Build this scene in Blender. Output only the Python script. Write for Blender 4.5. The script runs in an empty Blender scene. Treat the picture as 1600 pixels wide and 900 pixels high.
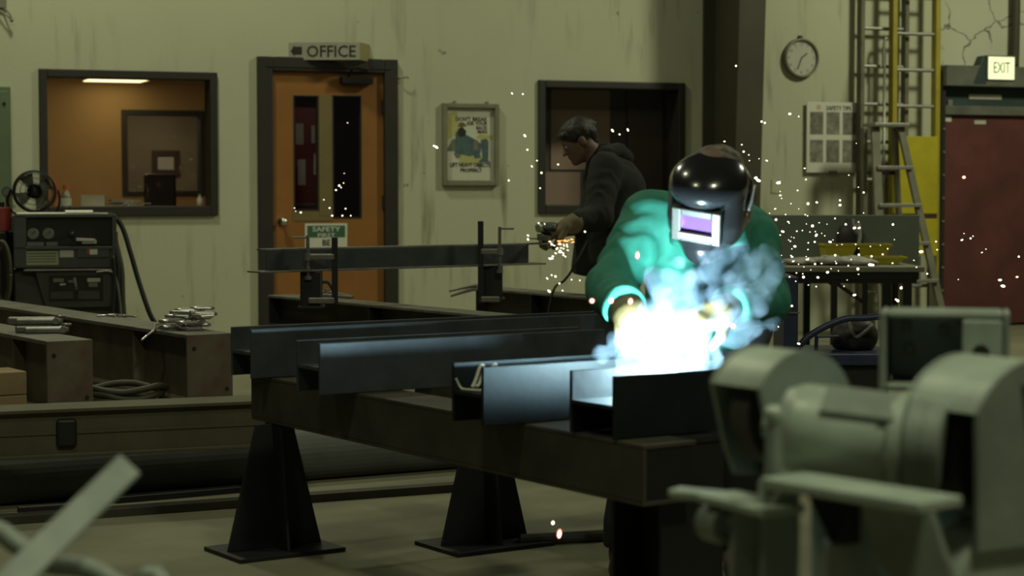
import bpy, math, random
import numpy as np
from mathutils import Vector, Matrix
random.seed(7)
rng = np.random.default_rng(7)
scene = bpy.context.scene
COL = scene.collection

# ---------------------------------------------------------------- camera, world, lights
EYE, FOC, PITCH = 1.15, 3000.0, math.atan(155 / 3000)
cam_data = bpy.data.cameras.new('camera')
cam = bpy.data.objects.new('camera', cam_data)
COL.objects.link(cam)
cam.location = (0, 0, EYE)
cam.rotation_euler = (math.pi / 2 - PITCH, 0, 0)
cam_data.sensor_fit = 'HORIZONTAL'
cam_data.sensor_width = 36.0
cam_data.lens = FOC / 1600 * 36.0
cam_data.clip_end = 100
cam_data.dof.use_dof = True
cam_data.dof.focus_distance = 7.4
cam_data.dof.aperture_fstop = 3.9
scene.camera = cam

scene.view_settings.view_transform = 'Standard'
scene.view_settings.look = 'None'
scene.view_settings.exposure = 0.0
scene.view_settings.gamma = 1.0
scene.view_settings.use_curve_mapping = False

world = bpy.data.worlds.new('workshop_air')
scene.world = world
world.use_nodes = True
world.node_tree.nodes['Background'].inputs[0].default_value = (0.9, 0.95, 0.78, 1)
world.node_tree.nodes['Background'].inputs[1].default_value = 0.012

def area_light(name, loc, target, power, size, color=(0.97, 1.0, 0.68), spread=180):
    ld = bpy.data.lights.new(name, 'AREA')
    ld.shape = 'DISK'
    ld.size = size
    ld.energy = power
    ld.color = color
    ld.spread = math.radians(spread)
    o = bpy.data.objects.new(name, ld)
    COL.objects.link(o)
    o.location = loc
    o.rotation_euler = (Vector(target) - Vector(loc)).to_track_quat('-Z', 'Y').to_euler()
    return o

# overhead high-bay lamps of the workshop (above the frame)
area_light('high_bay_lamp', (-2.6, 11.2, 6.0), (-2.4, 12.3, 0), 112, 0.55)
area_light('high_bay_lamp', (5.9, 11.8, 5.6), (3.4, 13.6, 0.6), 205, 1.0)
area_light('high_bay_lamp', (-2.4, 6.6, 6.2), (-2.2, 7.0, 0), 38, 0.5)
area_light('high_bay_lamp', (1.9, 1.5, 5.2), (1.0, 2.4, 0.4), 95, 0.6)
area_light('high_bay_lamp', (-1.9, 2.2, 5.6), (-.6, 4.4, 0), 42, 0.6)

# ---------------------------------------------------------------- pixel rays (photograph taken as 1600 x 900)
_f = np.array([0, math.cos(PITCH), -math.sin(PITCH)])
_u = np.array([0, math.sin(PITCH), math.cos(PITCH)])
_r = np.array([1.0, 0, 0])
_c = np.array([0, 0, EYE])
def ray(px, py):
    return _f + _r * (px - 800) / FOC - _u * (py - 450) / FOC
def at_y(px, py, Y):
    d = ray(px, py); return _c + d * (Y / d[1])
def at_z(px, py, z):
    d = ray(px, py); return _c + d * ((z - EYE) / d[2])
def V(*a): return np.array(a, float)
def unit(v):
    v = np.asarray(v, float); return v / np.linalg.norm(v)

# ---------------------------------------------------------------- materials
def mat(name, color, rough=0.6, metal=0.0, var=0.25, scale=6.0, bump=0.0, coat=0.0, detail=5.0, dark=None, spec=0.5, bscale=None):
    m = bpy.data.materials.new(name)
    m.use_nodes = True
    nt = m.node_tree; N = nt.nodes; L = nt.links
    b = N['Principled BSDF']
    b.inputs['Roughness'].default_value = rough
    b.inputs['Metallic'].default_value = metal
    b.inputs['Coat Weight'].default_value = coat
    b.inputs['Specular IOR Level'].default_value = spec
    c = tuple(color)
    if var > 0:
        tc = N.new('ShaderNodeTexCoord')
        nz = N.new('ShaderNodeTexNoise')
        nz.inputs['Scale'].default_value = scale
        nz.inputs['Detail'].default_value = detail
        nz.inputs['Roughness'].default_value = 0.62
        L.new(tc.outputs['Object'], nz.inputs['Vector'])
        rp = N.new('ShaderNodeValToRGB')
        rp.color_ramp.elements[0].position = 0.3
        rp.color_ramp.elements[1].position = 0.72
        d = dark if dark else tuple(x * (1 - var) for x in c)
        rp.color_ramp.elements[0].color = (*d, 1)
        rp.color_ramp.elements[1].color = (*[min(1, x * (1 + var * 0.5)) for x in c], 1)
        L.new(nz.outputs['Fac'], rp.inputs['Fac'])
        L.new(rp.outputs['Color'], b.inputs['Base Color'])
        if bump > 0:
            bz = N.new('ShaderNodeTexNoise')
            bz.inputs['Scale'].default_value = bscale or scale * 6
            bz.inputs['Detail'].default_value = 4
            L.new(tc.outputs['Object'], bz.inputs['Vector'])
            bp = N.new('ShaderNodeBump')
            bp.inputs['Strength'].default_value = bump
            bp.inputs['Distance'].default_value = 0.01
            L.new(bz.outputs['Fac'], bp.inputs['Height'])
            L.new(bp.outputs['Normal'], b.inputs['Normal'])
    else:
        b.inputs['Base Color'].default_value = (*c, 1)
    return m

def emit_mat(name, color, strength):
    m = bpy.data.materials.new(name); m.use_nodes = True
    nt = m.node_tree; nt.nodes.clear()
    e = nt.nodes.new('ShaderNodeEmission'); o = nt.nodes.new('ShaderNodeOutputMaterial')
    e.inputs[0].default_value = (*color, 1); e.inputs[1].default_value = strength
    nt.links.new(e.outputs[0], o.inputs[0])
    return m

def glass_mat(name, refl=0.06, tint=(1, 1, 1)):
    m = bpy.data.materials.new(name); m.use_nodes = True
    nt = m.node_tree; nt.nodes.clear()
    t = nt.nodes.new('ShaderNodeBsdfTransparent'); g = nt.nodes.new('ShaderNodeBsdfGlossy')
    mx = nt.nodes.new('ShaderNodeMixShader'); o = nt.nodes.new('ShaderNodeOutputMaterial')
    t.inputs[0].default_value = (*tint, 1); g.inputs['Roughness'].default_value = 0.03
    mx.inputs[0].default_value = refl
    nt.links.new(t.outputs[0], mx.inputs[1]); nt.links.new(g.outputs[0], mx.inputs[2]); nt.links.new(mx.outputs[0], o.inputs[0])
    return m

def wall_material(name, color, stain, crack=0.0):
    """painted plaster: soft mottling, drip stains, small scuffs; optional cracks"""
    m = bpy.data.materials.new(name); m.use_nodes = True
    nt = m.node_tree; N = nt.nodes; L = nt.links; b = N['Principled BSDF']
    b.inputs['Roughness'].default_value = 0.7
    b.inputs['Specular IOR Level'].default_value = 0.25
    tc = N.new('ShaderNodeTexCoord')
    def noise(scale, detail, vec=None):
        n = N.new('ShaderNodeTexNoise'); n.inputs['Scale'].default_value = scale; n.inputs['Detail'].default_value = detail
        L.new(vec or tc.outputs['Object'], n.inputs['Vector']); return n.outputs['Fac']
    def ramp(fac, p0, p1, c0=(0, 0, 0, 1), c1=(1, 1, 1, 1)):
        r = N.new('ShaderNodeValToRGB'); e = r.color_ramp.elements
        e[0].position, e[1].position = p0, p1; e[0].color, e[1].color = c0, c1
        L.new(fac, r.inputs['Fac']); return r.outputs['Color']
    def mix(fac, a, bb):
        x = N.new('ShaderNodeMix'); x.data_type = 'RGBA'
        if isinstance(fac, float): x.inputs[0].default_value = fac
        else: L.new(fac, x.inputs[0])
        for s, v in ((6, a), (7, bb)):
            if isinstance(v, tuple): x.inputs[s].default_value = v
            else: L.new(v, x.inputs[s])
        return x.outputs[2]
    base = ramp(noise(0.9, 5), 0.3, 0.7, (*[c * 0.88 for c in color], 1), (*color, 1))
    mp = N.new('ShaderNodeMapping'); mp.inputs['Scale'].default_value = (7, 7, 0.9); L.new(tc.outputs['Object'], mp.inputs['Vector'])
    drips = ramp(noise(1.6, 6, mp.outputs['Vector']), 0.54, 0.76)
    big = ramp(noise(0.7, 2), 0.46, 0.62)
    mm = N.new('ShaderNodeMath'); mm.operation = 'MULTIPLY'; L.new(drips, mm.inputs[0]); L.new(big, mm.inputs[1])
    mm2 = N.new('ShaderNodeMath'); mm2.operation = 'MULTIPLY'; L.new(mm.outputs[0], mm2.inputs[0]); mm2.inputs[1].default_value = stain
    col = mix(mm2.outputs[0], base, (0.13, 0.11, 0.055, 1))
    spots = ramp(noise(9.0, 3), 0.735, 0.76)
    ms = N.new('ShaderNodeMath'); ms.operation = 'MULTIPLY'; L.new(spots, ms.inputs[0]); ms.inputs[1].default_value = 0.75 * min(1, stain)
    col = mix(ms.outputs[0], col, (0.06, 0.05, 0.03, 1))
    if crack:
        wn = N.new('ShaderNodeTexNoise'); wn.inputs['Scale'].default_value = 3.0; wn.inputs['Detail'].default_value = 6
        L.new(tc.outputs['Object'], wn.inputs['Vector'])
        vm = N.new('ShaderNodeVectorMath'); vm.operation = 'SCALE'; L.new(wn.outputs['Color'], vm.inputs[0]); vm.inputs['Scale'].default_value = 0.5
        va = N.new('ShaderNodeVectorMath'); va.operation = 'ADD'; L.new(vm.outputs[0], va.inputs[0]); L.new(tc.outputs['Object'], va.inputs[1])
        vo = N.new('ShaderNodeTexVoronoi'); vo.feature = 'DISTANCE_TO_EDGE'; vo.inputs['Scale'].default_value = 2.6
        L.new(va.outputs[0], vo.inputs['Vector'])
        cr = ramp(vo.outputs['Distance'], 0.004, 0.026, (1, 1, 1, 1), (0, 0, 0, 1))
        md = N.new('ShaderNodeMath'); md.operation = 'MULTIPLY'; L.new(cr, md.inputs[0]); L.new(ramp(noise(2.2, 2), 0.42, 0.54), md.inputs[1])
        mc = N.new('ShaderNodeMath'); mc.operation = 'MULTIPLY'; L.new(md.outputs[0], mc.inputs[0]); mc.inputs[1].default_value = crack
        col = mix(mc.outputs[0], col, (0.035, 0.03, 0.02, 1))
    L.new(col, b.inputs['Base Color'])
    bp = N.new('ShaderNodeBump'); bp.inputs['Strength'].default_value = 0.12; bp.inputs['Distance'].default_value = 0.01
    L.new(noise(45, 4), bp.inputs['Height']); L.new(bp.outputs['Normal'], b.inputs['Normal'])
    return m

M = {}
M['wall'] = wall_material('painted_plaster', (0.50, 0.50, 0.36), 0.75)
M['wall_cracked'] = wall_material('cracked_plaster', (0.50, 0.50, 0.38), 2.2, crack=0.85)
M['concrete'] = mat('concrete_floor', (0.205, 0.195, 0.125), 0.75, 0, 0.35, 1.3, 0.12, detail=8, bscale=30)
M['dark_trim'] = mat('dark_painted_trim', (0.025, 0.021, 0.017), 0.5, 0, 0.2, 4)
M['orange'] = mat('orange_door_paint', (0.27, 0.112, 0.022), 0.5, 0, 0.18, 3)
M['olive_strip'] = mat('olive_strip', (0.17, 0.125, 0.045), 0.6, 0, 0.15, 5)
M['black_metal'] = mat('black_metal', (0.012, 0.012, 0.012), 0.45, 0.2, 0.3, 8)
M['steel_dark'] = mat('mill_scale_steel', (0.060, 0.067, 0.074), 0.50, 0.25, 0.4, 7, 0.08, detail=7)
M['steel_lit'] = mat('dark_mill_scale', (0.011, 0.0155, 0.0165), 0.6, 0.1, 0.4, 7, 0.08, detail=7, spec=0.25)  # same mill scale, colour darkened to offset the strong arc light
M['steel_black'] = mat('black_steel', (0.014, 0.0135, 0.015), 0.55, 0.1, 0.4, 6, 0.08)
M['steel_brown'] = mat('rusty_brown_steel', (0.062, 0.055, 0.038), 0.62, 0.2, 0.45, 5, 0.08, detail=7)
M['girder_brown'] = mat('brown_girder_paint', (0.165, 0.145, 0.10), 0.6, 0.1, 0.45, 5, 0.08, detail=7, dark=(0.11, 0.07, 0.045))
M['pipe_grey'] = mat('grey_pipe_paint', (0.12, 0.125, 0.115), 0.5, 0.1, 0.25, 4)
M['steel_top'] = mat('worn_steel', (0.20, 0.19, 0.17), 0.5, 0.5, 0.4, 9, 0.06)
M['steel_olive'] = mat('olive_steel', (0.105, 0.098, 0.058), 0.6, 0.2, 0.3, 4, 0.05)
M['bright_steel'] = mat('bright_steel', (0.55, 0.54, 0.50), 0.3, 0.85, 0.25, 12)
M['grey_clamp'] = mat('grey_clamp_steel', (0.26, 0.255, 0.235), 0.4, 0.6, 0.3, 15)
M['pale_grey'] = mat('pale_grey_green_paint', (0.45, 0.53, 0.44), 0.40, 0.1, 0.30, 7, 0.05)
M['pale_grey2'] = mat('worn_grey_green_paint', (0.28, 0.33, 0.275), 0.5, 0.1, 0.35, 6, 0.05)  # darker copy of the grey-green paint
M['chrome'] = mat('polished_metal', (0.7, 0.68, 0.6), 0.18, 1.0, 0.1, 10)
M['column'] = mat('brown_column_paint', (0.052, 0.046, 0.026), 0.6, 0, 0.25, 2)
M['flux_rod'] = mat('pale_flux_coating', (0.85, 0.83, 0.68), 0.3, 0, 0.1, 20)  # flux coating made paler: the lamp's reflection is put into its colour
M['paper'] = mat('paper', (0.55, 0.54, 0.44), 0.8, 0, 0.08, 6)
M['paper_white'] = mat('white_paper', (0.60, 0.60, 0.50), 0.8, 0, 0.06, 6)
M['frame_grey'] = mat('grey_frame', (0.20, 0.195, 0.135), 0.5, 0.1, 0.15, 8)
M['ink'] = mat('dark_ink', (0.020, 0.019, 0.014), 0.8, 0, 0)
M['green_sign'] = mat('green_sign_paint', (0.035, 0.11, 0.055), 0.6, 0, 0.1, 6)
M['sign_face'] = mat('sign_face', (0.33, 0.315, 0.25), 0.6, 0, 0.12, 5)
M['sign_olive'] = mat('sign_olive', (0.30, 0.27, 0.11), 0.6, 0, 0.12, 5)
M['brown_wall'] = mat('brown_office_wall', (0.42, 0.26, 0.11), 0.8, 0, 0.1, 2)
M['office_ceiling'] = mat('office_ceiling', (0.55, 0.45, 0.3), 0.85, 0, 0.1, 3)
M['inner_wall'] = mat('inner_office_wall', (0.24, 0.20, 0.125), 0.8, 0, 0.1, 2)
M['dark_wood'] = mat('dark_wood', (0.06, 0.028, 0.018), 0.5, 0, 0.3, 8)
M['pink_paper'] = mat('pinkish_board', (0.40, 0.28, 0.21), 0.8, 0, 0.1, 2)
M['brown_panel'] = mat('brown_panel', (0.105, 0.078, 0.055), 0.7, 0, 0.3, 1.5)
M['dark_room'] = mat('dark_room_paint', (0.10, 0.085, 0.075), 0.8, 0, 0.2, 2)
M['dull_red'] = mat('dull_red_paint', (0.17, 0.022, 0.016), 0.5, 0, 0.25, 3)
M['red_door'] = mat('red_door_paint', (0.115, 0.036, 0.031), 0.5, 0, 0.4, 2.2, 0.05, detail=6)
M['teal_steel'] = mat('dark_teal_steel', (0.040, 0.062, 0.058), 0.5, 0.1, 0.35, 3)
M['grey_ledge'] = mat('grey_ledge', (0.14, 0.145, 0.115), 0.6, 0.1, 0.35, 4)
M['yellow'] = mat('yellow_paint', (0.47, 0.40, 0.018), 0.5, 0, 0.2, 4)
M['yellow_rail'] = mat('yellow_fibreglass', (0.36, 0.29, 0.03), 0.5, 0, 0.25, 5)
M['alu'] = mat('dull_aluminium', (0.34, 0.34, 0.30), 0.4, 0.6, 0.2, 12)
M['ladder_grey'] = mat('grey_fibreglass', (0.155, 0.145, 0.10), 0.55, 0, 0.3, 7)
M['bench_grey'] = mat('bench_grey_paint', (0.235, 0.23, 0.18), 0.55, 0.1, 0.2, 5)
M['panel_green_grey'] = mat('green_grey_panel', (0.165, 0.19, 0.15), 0.6, 0, 0.15, 3)
M['cloth'] = mat('grey_rag', (0.33, 0.31, 0.28), 0.9, 0, 0.35, 9)
M['blue_metal'] = mat('dark_blue_paint', (0.035, 0.045, 0.10), 0.4, 0.2, 0.3, 5)
M['green_panel'] = mat('dull_green_paint', (0.105, 0.15, 0.082), 0.6, 0, 0.15, 4)
M['welder_grey'] = mat('welder_grey_paint', (0.058, 0.057, 0.048), 0.5, 0.1, 0.25, 6)
M['label_paper'] = mat('label_paper', (0.33, 0.345, 0.20), 0.7, 0, 0.12, 6)
M['label_pale'] = mat('pale_label', (0.46, 0.46, 0.38), 0.7, 0, 0.1, 6)
M['dial'] = mat('dial_face', (0.16, 0.155, 0.13), 0.5, 0, 0.1, 6)
M['rubber'] = mat('black_rubber', (0.013, 0.012, 0.011), 0.6, 0, 0.2, 8)
M['rubber_olive'] = mat('dusty_hose', (0.055, 0.050, 0.030), 0.6, 0, 0.25, 12)
M['timber'] = mat('timber', (0.30, 0.21, 0.11), 0.75, 0, 0.3, 7)
M['red_plastic'] = mat('red_plastic', (0.26, 0.035, 0.025), 0.4, 0, 0.1, 5)
M['orange_plastic'] = mat('orange_cap', (0.42, 0.10, 0.03), 0.4, 0, 0.1, 5)
M['green_jacket'] = mat('green_work_cotton', (0.020, 0.185, 0.125), 0.8, 0, 0.25, 14, 0.25, bscale=26)
M['black_jacket'] = mat('charcoal_jacket_cloth', (0.010, 0.010, 0.010), 0.9, 0, 0.25, 12, 0.25, bscale=22)
M['glove_tan'] = mat('tan_leather', (0.13, 0.09, 0.03), 0.7, 0, 0.3, 18, 0.2, bscale=40)
M['glove_grey'] = mat('dusty_leather', (0.14, 0.115, 0.06), 0.75, 0, 0.3, 18, 0.2, bscale=40)
M['skin'] = mat('skin', (0.16, 0.092, 0.066), 0.6, 0, 0.15, 15)
M['hair'] = mat('dark_brown_hair', (0.014, 0.010, 0.007), 0.6, 0, 0.4, 35, 0.5, bscale=70)
M['trousers'] = mat('tan_work_trousers', (0.20, 0.145, 0.075), 0.85, 0, 0.25, 10, 0.2)
M['dark_trousers'] = mat('dark_trousers', (0.020, 0.020, 0.021), 0.85, 0, 0.25, 10, 0.2)
M['boot'] = mat('brown_boot_leather', (0.055, 0.038, 0.022), 0.6, 0, 0.3, 12)
M['helmet'] = mat('gloss_black_helmet', (0.012, 0.012, 0.013), 0.22, 0, 0.1, 5, coat=0.6)
M['window_frame'] = mat('pale_metal_window_frame', (0.06, 0.055, 0.044), 0.45, 0.1, 0.15, 30)
M['lens'] = mat('purple_filter_lens', (0.22, 0.10, 0.42), 0.06, 0.5, 0, coat=1.0)
M['strip'] = mat('pale_lens_strip', (0.5, 0.44, 0.26), 0.35, 0.2, 0.1, 20)  # yellowish arc light on the ledge, put into its colour
M['bandana'] = mat('brown_patterned_cloth', (0.15, 0.125, 0.10), 0.85, 0, 0.85, 40, detail=2)
M['grinder_grey'] = mat('tool_grey', (0.13, 0.125, 0.105), 0.4, 0.3, 0.2, 8)
M['disc'] = mat('abrasive_disc', (0.06, 0.055, 0.05), 0.7, 0, 0.2, 10)
M['pane'] = glass_mat('window_glass', 0.045)
M['bottle'] = glass_mat('clear_plastic', 0.14, (0.82, 0.86, 0.80))
M['lit_panel'] = emit_mat('lit_ceiling_panel', (1.0, 0.86, 0.42), 2.2)
M['exit_lit'] = emit_mat('lit_exit_face', (0.92, 1.0, 0.52), 1.25)
M['exit_ink'] = mat('exit_letters', (0.10, 0.12, 0.05), 0.6, 0, 0)
M['spark'] = emit_mat('white_spark', (1.0, 0.86, 0.60), 3.0)
M['spark_orange'] = emit_mat('orange_spark', (1.0, 0.38, 0.10), 3.0)
M['spark_red'] = emit_mat('red_spark', (1.0, 0.22, 0.13), 2.6)
M['spark_core'] = emit_mat('pale_spark_core', (1.0, 0.80, 0.70), 4.0)
M['arc'] = emit_mat('white_arc', (0.85, 0.95, 1.0), 60.0)

# ---------------------------------------------------------------- objects
ORG = {}
def tag(o, label=None, cat=None, group=None, kind=None):
    if label: o['label'] = label
    if cat: o['category'] = cat
    if group: o['group'] = group
    if kind: o['kind'] = kind
    return o
def thing(name, loc, label, cat, group=None):
    o = bpy.data.objects.new(name, None); COL.objects.link(o)
    o.empty_display_size = 0.05
    o.location = loc; ORG[o.name] = np.array(loc, float)
    return tag(o, label, cat, group)

class MB:
    def __init__(s): s.v = []; s.f = []
    def add(s, verts, faces):
        n = len(s.v); s.v += [tuple(map(float, p)) for p in verts]
        s.f += [tuple(i + n for i in f) for f in faces]; return s
    def hexa(s, p):   # 8 points: bottom ring 0-3 ccw, top ring 4-7
        return s.add(p, [(3, 2, 1, 0), (4, 5, 6, 7), (0, 1, 5, 4), (1, 2, 6, 5), (2, 3, 7, 6), (3, 0, 4, 7)])
    def box(s, c, ax, ay, az, sx, sy, sz):   # centre, three axes, full sizes
        c = np.asarray(c, float); X = np.asarray(ax) * sx / 2; Y = np.asarray(ay) * sy / 2; Z = np.asarray(az) * sz / 2
        return s.hexa([c - X - Y - Z, c + X - Y - Z, c + X + Y - Z, c - X + Y - Z, c - X - Y + Z, c + X - Y + Z, c + X + Y + Z, c - X + Y + Z])
    def aabb(s, lo, hi):
        lo = np.asarray(lo, float); hi = np.asarray(hi, float)
        return s.box((lo + hi) / 2, (1, 0, 0), (0, 1, 0), (0, 0, 1), *(hi - lo))
    def prism(s, pts, ext):     # planar polygon (3d points) extruded along vector ext
        n = len(pts); e = np.asarray(ext, float)
        P = [np.asarray(p, float) for p in pts]
        nrm = sum((np.cross(P[i], P[(i + 1) % n]) for i in range(n)), np.zeros(3))
        if np.dot(nrm, e) > 0: P = P[::-1]
        fs = [tuple(range(n)), tuple(range(2 * n - 1, n - 1, -1))]
        fs += [(i, i + n, (i + 1) % n + n, (i + 1) % n) for i in range(n)]
        return s.add(P + [p + e for p in P], [tuple(reversed(f)) if False else f for f in fs])
    def cyl(s, a, b, r1, r2=None, n=16, caps=True):
        r2 = r1 if r2 is None else r2
        a = np.asarray(a, float); b = np.asarray(b, float); d = unit(b - a)
        t = np.array([0, 0, 1.0]) if abs(d[2]) < 0.9 else np.array([1.0, 0, 0])
        x = unit(np.cross(t, d)); y = np.cross(d, x)
        vs = []
        for p, r in ((a, r1), (b, r2)):
            for i in range(n):
                th = 2 * math.pi * i / n; vs.append(p + r * (math.cos(th) * x + math.sin(th) * y))
        fs = [(i, (i + 1) % n, n + (i + 1) % n, n + i) for i in range(n)]
        if caps: fs += [tuple(range(n - 1, -1, -1)), tuple(range(n, 2 * n))]
        return s.add(vs, fs)
    def tube(s, pts, r, n=8):
        P = smooth(pts); k = len(P)
        R = r if hasattr(r, '__len__') else None
        vs = []; x = None
        for i in range(k):
            d = unit(P[min(i + 1, k - 1)] - P[max(i - 1, 0)])
            if x is None:
                t = np.array([0, 0, 1.0]) if abs(d[2]) < 0.9 else np.array([1.0, 0, 0]); x = unit(np.cross(t, d))
            else: x = unit(x - d * np.dot(x, d))
            y = np.cross(d, x)
            rr = r if R is None else R[0] + (R[1] - R[0]) * i / (k - 1)
            for j in range(n):
                th = 2 * math.pi * j / n; vs.append(P[i] + rr * (math.cos(th) * x + math.sin(th) * y))
        fs = [(i * n + j, i * n + (j + 1) % n, (i + 1) * n + (j + 1) % n, (i + 1) * n + j) for i in range(k - 1) for j in range(n)]
        fs += [tuple(range(n - 1, -1, -1)), tuple(range((k - 1) * n, k * n))]
        return s.add(vs, fs)
    def lathe(s, c, axis, prof, n=24, xref=None, a0=0.0, a1=2 * math.pi):   # prof: (radius, along axis)
        c = np.asarray(c, float); d = unit(axis)
        t = np.asarray(xref, float) if xref is not None else (np.array([0, 0, 1.0]) if abs(d[2]) < 0.9 else np.array([1.0, 0, 0]))
        x = unit(t - d * np.dot(t, d)); y = np.cross(d, x)
        full = abs(a1 - a0 - 2 * math.pi) < 1e-6
        m = n if full else n + 1
        vs = [c + d * h + r * (math.cos(a0 + (a1 - a0) * i / n) * x + math.sin(a0 + (a1 - a0) * i / n) * y) for (r, h) in prof for i in range(m)]
        fs = []
        for k in range(len(prof) - 1):
            for i in range(n):
                j = (i + 1) % m if full else i + 1
                fs.append((k * m + i, k * m + j, (k + 1) * m + j, (k + 1) * m + i))
        return s.add(vs, fs)
    def ball(s, c, r, nu=14, nv=8, axes=None):
        c = np.asarray(c, float); r = np.ones(3) * r if np.isscalar(r) else np.asarray(r, float)
        A = np.eye(3) if axes is None else np.array(axes, float)
        vs = [c + A.T @ (r * V(0, 0, -1))]
        for j in range(1, nv):
            ph = -math.pi / 2 + math.pi * j / nv
            for i in range(nu):
                th = 2 * math.pi * i / nu
                vs.append(c + A.T @ (r * V(math.cos(ph) * math.cos(th), math.cos(ph) * math.sin(th), math.sin(ph))))
        vs.append(c + A.T @ (r * V(0, 0, 1)))
        fs = [(0, 1 + (i + 1) % nu, 1 + i) for i in range(nu)]
        for j in range(nv - 2):
            for i in range(nu):
                a = 1 + j * nu; fs.append((a + i, a + (i + 1) % nu, a + nu + (i + 1) % nu, a + nu + i))
        l = len(vs) - 1; a = 1 + (nv - 2) * nu
        fs += [(l, a + i, a + (i + 1) % nu) for i in range(nu)]
        return s.add(vs, fs)
    def build(s, name, m, parent=None, bevel=0.0, shade=False, fix=False):
        org = ORG[parent.name] if parent is not None else (np.mean(np.array(s.v), axis=0) if not fix else np.zeros(3))
        me = bpy.data.meshes.new(name)
        vv = np.array(s.v) - org
        me.from_pydata(vv.tolist(), [], s.f); me.validate(); me.update()
        import bmesh
        bm = bmesh.new(); bm.from_mesh(me); bmesh.ops.recalc_face_normals(bm, faces=bm.faces); bm.to_mesh(me); bm.free()
        mats = m if isinstance(m, (list, tuple)) else [m]
        for x in mats: me.materials.append(x)
        o = bpy.data.objects.new(name, me); COL.objects.link(o)
        if parent is not None: o.parent = parent; ORG[o.name] = org
        else: o.location = org; ORG[o.name] = org
        if shade:
            for p in me.polygons: p.use_smooth = True
        if bevel > 0:
            md = o.modifiers.new('bevel', 'BEVEL'); md.width = bevel; md.segments = 2; md.limit_method = 'ANGLE'; md.angle_limit = math.radians(35)
        return o

def smooth(pts, sub=6):
    P = [np.asarray(p, float) for p in pts]
    if len(P) < 3: return P
    out = []
    for i in range(len(P) - 1):
        p0 = P[max(i - 1, 0)]; p1 = P[i]; p2 = P[i + 1]; p3 = P[min(i + 2, len(P) - 1)]
        for k in range(sub):
            t = k / sub
            out.append(0.5 * ((2 * p1) + (-p0 + p2) * t + (2 * p0 - 5 * p1 + 4 * p2 - p3) * t * t + (-p0 + 3 * p1 - 3 * p2 + p3) * t ** 3))
    out.append(P[-1]); return out

def text_mesh(name, txt, origin, ux, uz, height, m, parent, align='CENTER', depth=0.0015, stretch=1.0, weight=0.0):
    """flat lettering lying on a surface: origin = baseline point, ux = reading direction, uz = up"""
    cu = bpy.data.curves.new(name + '_curve', 'FONT'); cu.body = txt; cu.size = 1.0; cu.align_x = align; cu.extrude = 0.5; cu.resolution_u = 2
    cu.offset = weight
    ob = bpy.data.objects.new(name + '_tmp', cu); COL.objects.link(ob)
    dg = bpy.context.evaluated_depsgraph_get()
    me = bpy.data.meshes.new_from_object(ob.evaluated_get(dg))
    bpy.data.objects.remove(ob)
    ux = unit(ux); uz = unit(uz); un = np.cross(ux, uz)
    k = height / 0.70
    org = ORG[parent.name]
    for v in me.vertices:
        p = np.asarray(origin) + ux * v.co.x * k * stretch + uz * v.co.y * k + un * (v.co.z) * depth * 2
        v.co = p - org
    me.materials.clear(); me.materials.append(m); me.name = name
    o = bpy.data.objects.new(name, me); COL.objects.link(o); o.parent = parent; ORG[o.name] = org
    return o

# ---- implicit surfaces (for bodies, clothes, smoke): smooth union of round cones, meshed with surface nets
def rcone(a, b, r1, r2):
    a = np.asarray(a, float); b = np.asarray(b, float); ab = b - a; L2 = max(np.dot(ab, ab), 1e-12)
    def f(p):
        t = np.clip((p - a) @ ab / L2, 0, 1)
        return np.linalg.norm(p - a - t[:, None] * ab, axis=1) - (r1 + (r2 - r1) * t)
    return f
def ell(c, r, R=None):
    c = np.asarray(c, float); r = np.asarray(r, float)
    def f(p):
        q = p - c
        if R is not None: q = q @ R
        k0 = np.linalg.norm(q / r, axis=1); k1 = np.linalg.norm(q / (r * r), axis=1) + 1e-9
        return k0 * (k0 - 1) / k1
    return f
def rbox(c, h, rad, R=None):
    c = np.asarray(c, float); h = np.asarray(h, float) - rad
    def f(p):
        q = p - c
        if R is not None: q = q @ R
        q = np.abs(q) - h
        return np.linalg.norm(np.maximum(q, 0), axis=1) + np.minimum(q.max(axis=1), 0) - rad
    return f
def smin(a, b, k):
    h = np.clip(0.5 + 0.5 * (b - a) / k, 0, 1)
    return b * (1 - h) + a * h - k * h * (1 - h)
def union(fs, k=0.03):
    def f(p):
        d = fs[0](p)
        for g in fs[1:]: d = smin(d, g(p), k)
        return d
    return f
_tab = rng.random((32, 32, 32))
def vnoise(p):
    i = np.floor(p).astype(int); f = p - i; f = f * f * (3 - 2 * f)
    out = 0
    for dx in (0, 1):
        for dy in (0, 1):
            for dz in (0, 1):
                w = (f[:, 0] if dx else 1 - f[:, 0]) * (f[:, 1] if dy else 1 - f[:, 1]) * (f[:, 2] if dz else 1 - f[:, 2])
                out = out + w * _tab[(i[:, 0] + dx) & 31, (i[:, 1] + dy) & 31, (i[:, 2] + dz) & 31]
    return out * 2 - 1
def fbm(p, s):
    return vnoise(p * s) + 0.5 * vnoise(p * s * 2.1 + 7) + 0.25 * vnoise(p * s * 4.3 + 13)

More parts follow.
